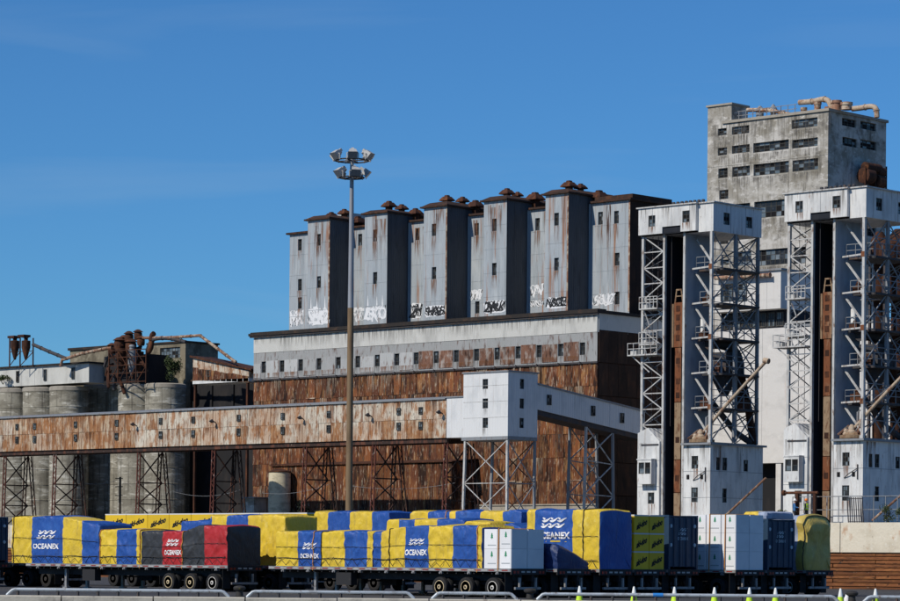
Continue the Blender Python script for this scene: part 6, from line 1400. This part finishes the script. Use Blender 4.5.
tarp('striped tarpaulin load on the third row, its top showing behind the lettered ones', XB(409, Yd), XB(520, Yd), Yd, mk(Yd, [(426.7, By), (449, Bb), (454.5, By), (479.5, Bb), (502, By), (520, Bb)]), zpix(450, 511.3, Yd), 11, ropes=False, straps=[(XB(445, Yd), 'strap_orange')])
Ye = -32.8
tarp('striped tarpaulin load with a blue end right of the yellow crates', XB(313, Ye), XB(389, Ye) - .05, Ye, mk(Ye, [(327, By), (349, Bb), (371, By)]) + [(XB(389, Ye) - .05, Bb)], zpix(350, 511.8, Ye), 12, ropes=False, endc=Bb)
Yh = -20.4
t, f = tarp('rumpled grey-blue and yellow tarpaulin load on the rightmost trailer', XB(760, Yh), XB(806, Yh) - .1, Yh, mk(Yh, [(796, Bg)]) + [(XB(806, Yh) - .1, 'tarp_mustard')], zpix(800, 515.5, Yh), 13, endc='tarp_mustard', waist=.22, straps=[(XB(803, Yh), 'strap')], ropes=False, rad=.4)
Yg = -24.6
# ------------------------------------------------------------------ crates and boxes
def ordn(i): return ['first', 'second', 'third', 'fourth', 'fifth', 'sixth', 'seventh', 'eighth', 'ninth', 'tenth'][i]
bev = .02
def cbox(m, x0, x1, y0, y1, z0, z1):
    b = .03
    m.prism([(x0 + b, y0), (x1 - b, y0), (x1, y0 + b), (x1, y1 - b), (x1 - b, y1), (x0 + b, y1), (x0, y1 - b), (x0, y0 + b)], z0, z1, 'Z')
def white_box(x0, x1, y0, y1, z0, z1, label, group, logos=True, seed=0):
    o = MB(); cbox(o, x0, x1, y0, y1, z0, z1); o = o.build('white_box', 'box_white', origin=((x0 + x1) / 2, (y0 + y1) / 2, z0)); tag(o, label, 'box', group)
    if logos:
        rg = random.Random(seed); w, h = x1 - x0, z1 - z0
        for cx in ([x0 + w * .25, x0 + w * .78] if w > 1.0 else [x0 + w * .6]):
            cz = z0 + h * rg.uniform(.6, .72); s = .115
            pts = [(0, 1.3), (.45, .75), (.25, .75), (.65, .1), (.35, .1), (.8, -.6), (.12, -.6), (.12, -1.0), (-.12, -1.0), (-.12, -.6), (-.8, -.6), (-.35, .1), (-.65, .1), (-.25, .75), (-.45, .75)]
            MB().add([(cx + a * s, y0 - .004, cz + b * s * 1.25) for a, b in pts], [tuple(range(len(pts)))]).build('tree_logo', 'logo_green', o)
            MB().box(cx - .28, cx + .28, y0 - .005, y0 - .003, cz - .46, cz - .41).build('print_line', 'logo_grey', o)
    return o
def stack(px0, px1, Y, ncol, nrow, top_py, what, ncross=2, drop=None, group='white boxes'):
    X0, X1 = XB(px0, Y), XB(px1, Y) - .04; zt_ = zpix(px1, top_py, Y); h = (zt_ - DECK) / nrow
    for r in range(nrow):
        for c in range(ncol):
            for k in range(ncross):
                if drop and (r, c, k) in drop: continue
                x0, x1 = X0 + (X1 - X0) * c / ncol, X0 + (X1 - X0) * (c + 1) / ncol; y0, y1 = Y + .05 + 2.5 * k / ncross, Y + .05 + 2.5 * (k + 1) / ncross
                lay = ['bottom', 'upper'][r] if nrow == 2 else ['bottom', 'middle', 'top'][r]
                cl = {1: [''], 2: [' left', ' right'], 3: [' left', ' middle', ' right']}[ncol][c]
                yield (x0 + .02, x1 - .02, y0 + .02, y1 - .02, DECK + .002 + r * h, DECK + (r + 1) * h - .006, f'{lay} layer,{cl} column, {"near" if k == 0 else "far"} side', r, c, k)
for i, (x0, x1, y0, y1, z0, z1, w, r, c, k) in enumerate(stack(482.5, 511, Yb, 2, 2, 529, '')):
    white_box(x0, x1, y0, y1, z0, z1, f'white box with green tree mark beside the lettered load, {w}', 'white boxes on the middle trailer', k == 0, i)
Yf = -28.6
for i, (x0, x1, y0, y1, z0, z1, w, r, c, k) in enumerate(stack(690, 735.5, Yf, 3, 3, 514.5, '')):
    white_box(x0, x1, y0, y1, z0, z1, f'tall white box right of the navy container, {w}', 'white boxes on the right-hand trailer', k == 0, i + 40)
def strapline(x, Y, ztop, label, mt='strap_orange'):
    m = MB(); m.path([(x, Y - .01, DECK - .1), (x, Y + .03, ztop + .02), (x, Y + 2.57, ztop + .02), (x, Y + 2.61, DECK - .1)], .03, 5); return tag(m.build('load_strap', mt, origin=(x, Y, DECK)), label, 'strap')
strapline(XB(498, Yb), Yb, zpix(511, 529, Yb), 'brown strap over the white boxes on the middle trailer')
strapline(XB(709, Yf), Yf, zpix(735, 514.5, Yf), 'left brown strap over the tall white boxes')
strapline(XB(724.5, Yf), Yf, zpix(735, 514.5, Yf), 'right brown strap over the tall white boxes')
def yellow_crate(x0, x1, y0, y1, z0, z1, label, group, side, end):
    o = MB(); cbox(o, x0, x1, y0, y1, z0, z1 - .07); o = o.build('yellow_crate', 'box_yellow', origin=((x0 + x1) / 2, (y0 + y1) / 2, z0)); tag(o, label, 'crate', group)
    MB().box(x0, x1, y0, y1, z1 - .069, z1).build('lid', 'box_trim', o)
    w = x1 - x0; h = z1 - z0
    if side: lettering(o, 'ski-doo', 'Y', y0, x0 + w * .14, x0 + w * .86, z0 + h * .30, z0 + h * .66, 'lettering_black', bold=.06, shear=.3, tilt=h * .34)
    if end:
        d = y1 - y0; lettering(o, 'ski-doo', 'X', x1, y0 + d * .14, y0 + d * .86, z0 + h * .30, z0 + h * .66, 'lettering_black', bold=.06, shear=.3, tilt=h * .34)
    return o
for (x0, x1, y0, y1, z0, z1, w, r, c, k) in stack(600, 634, Yd, 2, 3, 514.5, ''):
    yellow_crate(x0, x1, y0, y1, z0, z1, f'yellow crate in the end-on stack, {w}', 'yellow crates on the third-row trailer', k == 0, c == 1)
ncr = 9
Yj = -28.6
X0, X1 = XB(104, Yj), XB(306, Yj); zt_ = zpix(200, 513.3, Yj); hc = (zt_ - DECK) / 3
for r in range(3):
    for c in range(ncr):
        x0, x1 = X0 + (X1 - X0) * c / ncr + .01, X0 + (X1 - X0) * (c + 1) / ncr - .01
        yellow_crate(x0, x1, Yj + .05, Yj + 2.55, DECK + .002 + r * hc, DECK + (r + 1) * hc - .006, f'{ordn(c)} yellow lettered crate from the left, {["bottom", "middle", "top"][r]} layer of the long row', 'long row of yellow crates', True, c == ncr - 1)
# ------------------------------------------------------------------ navy containers
def container(xr, Y, L, ztop, label, marks=True):
    t = thing('cargo_container', (xr - L / 2, Y + 1.3, DECK), label, 'container', 'navy containers'); z0 = DECK + .003
    m = MB(); n = int(L / .28); y0 = Y + .06
    pts = []
    for i in range(n): x = xr - L + .1 + (L - .2) * i / n; w = (L - .2) / n; pts += [(x, y0 + .04), (x + w * .3, y0 + .04), (x + w * .45, y0), (x + w * .85, y0)]
    pts += [(xr - .1, y0 + .04), (xr - .1, y0 + 2.40), (xr - L + .1, y0 + 2.40)]
    m.prism(pts, z0 + .14, ztop - .1, 'Z'); m.build('corrugated_wall', 'navy_paint', t)
    for yy in (y0 - .02, y0 + 2.33): MB().box(xr - L, xr, yy, yy + .14, z0, z0 + .138).build('bottom_rail', 'navy_paint', t); MB().box(xr - L, xr, yy, yy + .14, ztop - .1, ztop).build('top_rail', 'navy_paint', t)
    for xx in (xr - L, xr - .13):
        for yy in (y0 - .02, y0 + 2.33): MB().box(xx, xx + .132, yy + .002, yy + .138, z0 + .14, ztop - .102).build('corner_post', 'navy_paint', t)
    MB().box(xr - L + .02, xr - .02, y0 + .06, y0 + 2.3, ztop - .08, ztop - .03).build('roof', 'navy_paint', t)
    dr = MB().box(xr - .10, xr - .04, y0 + .125, y0 + 1.21, z0 + .15, ztop - .12).build('door', 'navy_paint', t); MB().box(xr - .10, xr - .04, y0 + 1.23, y0 + 2.32, z0 + .15, ztop - .12).build('door', 'navy_paint', t)
    for yy in (.45, .95, 1.5, 2.0): MB().tube((xr - .01, y0 + yy, z0 + .1), (xr - .01, y0 + yy, ztop - .1), .022, 6).build('lock_rod', 'navy_paint', dr)
    for yy in (y0 + .2, y0 + 2.2):
        for zz in (z0 + (ztop - z0) * .45, z0 + (ztop - z0) * .8): MB().lathe((xr - .03, yy, zz), [(.1, -.01), (.1, .03), (.05, .035)], 12, 'X').build('pale_disc', 'lettering_pale', t)
    if marks:
        c = y0 + 1.22; H = ztop - z0
        wave_logo(t, 'X', xr - .035, c - .38, c + .38, z0 + H * .64, z0 + H * .78, 'lettering_pale')
        lettering(t, 'OCEANEX', 'X', xr - .035, c - .45, c + .45, z0 + H * .54, z0 + H * .6, 'lettering_pale')
    return t
container(XB(668, Ye), Ye, 7., zpix(668, 515, Ye), 'navy container seen end-on between yellow crates and white boxes')
container(XB(767, Yg), Yg, 7., zpix(767, 519, Yg), 'navy container partly hidden between white boxes and the grey-blue load')
container(xk, Yb, 7., zpix(5, 516, Yb), 'navy container end at the left picture edge')
tarp('pale yellow and grey tarpaulin bundle on top of the right navy container', XB(742, Yg), XB(767, Yg) - .1, Yg, mk(Yg, [(757, By)]) + [(XB(767, Yg) - .1, Bg)], DECK + .4, 14, endc=Bg, ropes=False)[0].location.z = zpix(767, 519, Yg) + .01

# ================================================================== QUAY RAIL, BOLLARDS, CONES
RD = 124.35
def qp(px, b=.35, z=0.):
    D = QD + b; a = (px - CX) / FPX * D - math.sin(ROLL) * (CY - 593) / FPX * D
    return quay_pt(a, b, z)
RAIL_L = ['pale steel pipe rail on the kerb, leftmost length', 'pale steel pipe rail before the middle-left trailer', 'short pale steel pipe rail before the white boxes', 'long pale steel pipe rail with a blue sleeve, before the cones', 'pale steel pipe rail at the right picture edge', 'pale steel pipe rail stub cut by the left picture edge']
for i, (p0, p1) in enumerate(((7, 229), (247, 414), (432, 517), (537, 839), (863, 1000), (-120, -9))):
    t = thing('pipe_rail', qp((p0 + p1) / 2, .35, .14), RAIL_L[i], 'rail', 'pipe rails along the kerb')
    zr = .40; k = 6
    pts = [qp(p0, .35, .14), qp(p0 + 1.2, .35, .2), qp(p0 + 5.5, .35, zr - .03), qp(p0 + 8, .35, zr)] + [qp(p1 - 8, .35, zr), qp(p1 - 5.5, .35, zr - .03), qp(p1 - 1.2, .35, .2), qp(p1, .35, .14)]
    MB().path(pts, .075, 10).build('rail_pipe', 'rail_paint', t, smooth=True)
    n = max(2, round((p1 - p0 - 22) / 21))
    for j in range(n + 1):
        p = qp(p0 + 11 + (p1 - p0 - 22) * j / n, .35, 0); MB().beam(p + Vector((0, 0, .13)), p + Vector((0, 0, zr - .05)), .09).build('post', 'dark_steel', t)
    if i == 3: MB().tube(qp(653, .35, zr), qp(663, .35, zr), .085, 10).build('blue_sleeve', 'blue_sleeve', t)
for i, (px, l) in enumerate(((239.5, 'iron mooring bollard between the first two pipe rails'), (530, 'iron mooring bollard left of the cones'), (852, 'iron mooring bollard in the right gap of the pipe rail'))):
    p = qp(px, .5, .12); t = thing('mooring_bollard', p, l, 'bollard', 'mooring bollards on the kerb')
    MB().lathe(p, [(.28, 0), (.28, .05), (.17, .08), (.15, .3)], 18).build('shank', 'bollard_iron', t, smooth=True)
    MB().lathe(p, [(.15, .301), (.26, .36), (.28, .43), (.22, .5), (.05, .53)], 18).build('head', 'bollard_iron', t, smooth=True)
CL = ['lime traffic cone at the left end of the row, right of the white boxes', 'lime traffic cone before the navy tarpaulin end', 'lime traffic cone before the navy container left of the white boxes', 'lime traffic cone before the tall white boxes', 'lime traffic cone before the right end of the white boxes', 'lime traffic cone before the rightmost trailer wheel', 'lime traffic cone beside the right mooring bollard', 'lime traffic cone nearest the right picture edge']
for i, px in enumerate((579.5, 634, 674.5, 714.5, 749.5, 775.5, 840.5, 875.5)):
    p = qp(px, 2.6, 0); t = thing('traffic_cone', p, CL[i], 'cone', 'traffic cones behind the rail')
    MB().box(p.x - .2, p.x + .2, p.y - .2, p.y + .2, .001, .045).build('cone_base', 'cone_lime', t)
    MB().lathe(p, [(.17, .046), (.115, .36)], 20).build('lower_body', 'cone_lime', t, smooth=True)
    MB().lathe(p, [(.115, .361), (.05, .70), (.03, .74)], 20).build('white_top', 'cone_white', t, smooth=True)
p = qp(847, 1.4, 0); o = MB().lathe(p, [(.14, .0), (.14, .3), (.08, .42), (.06, .5)], 12).build('white_canister', 'hat_white', origin=p, smooth=True); tag(o, 'small white canister left of the right mooring bollard', 'canister')
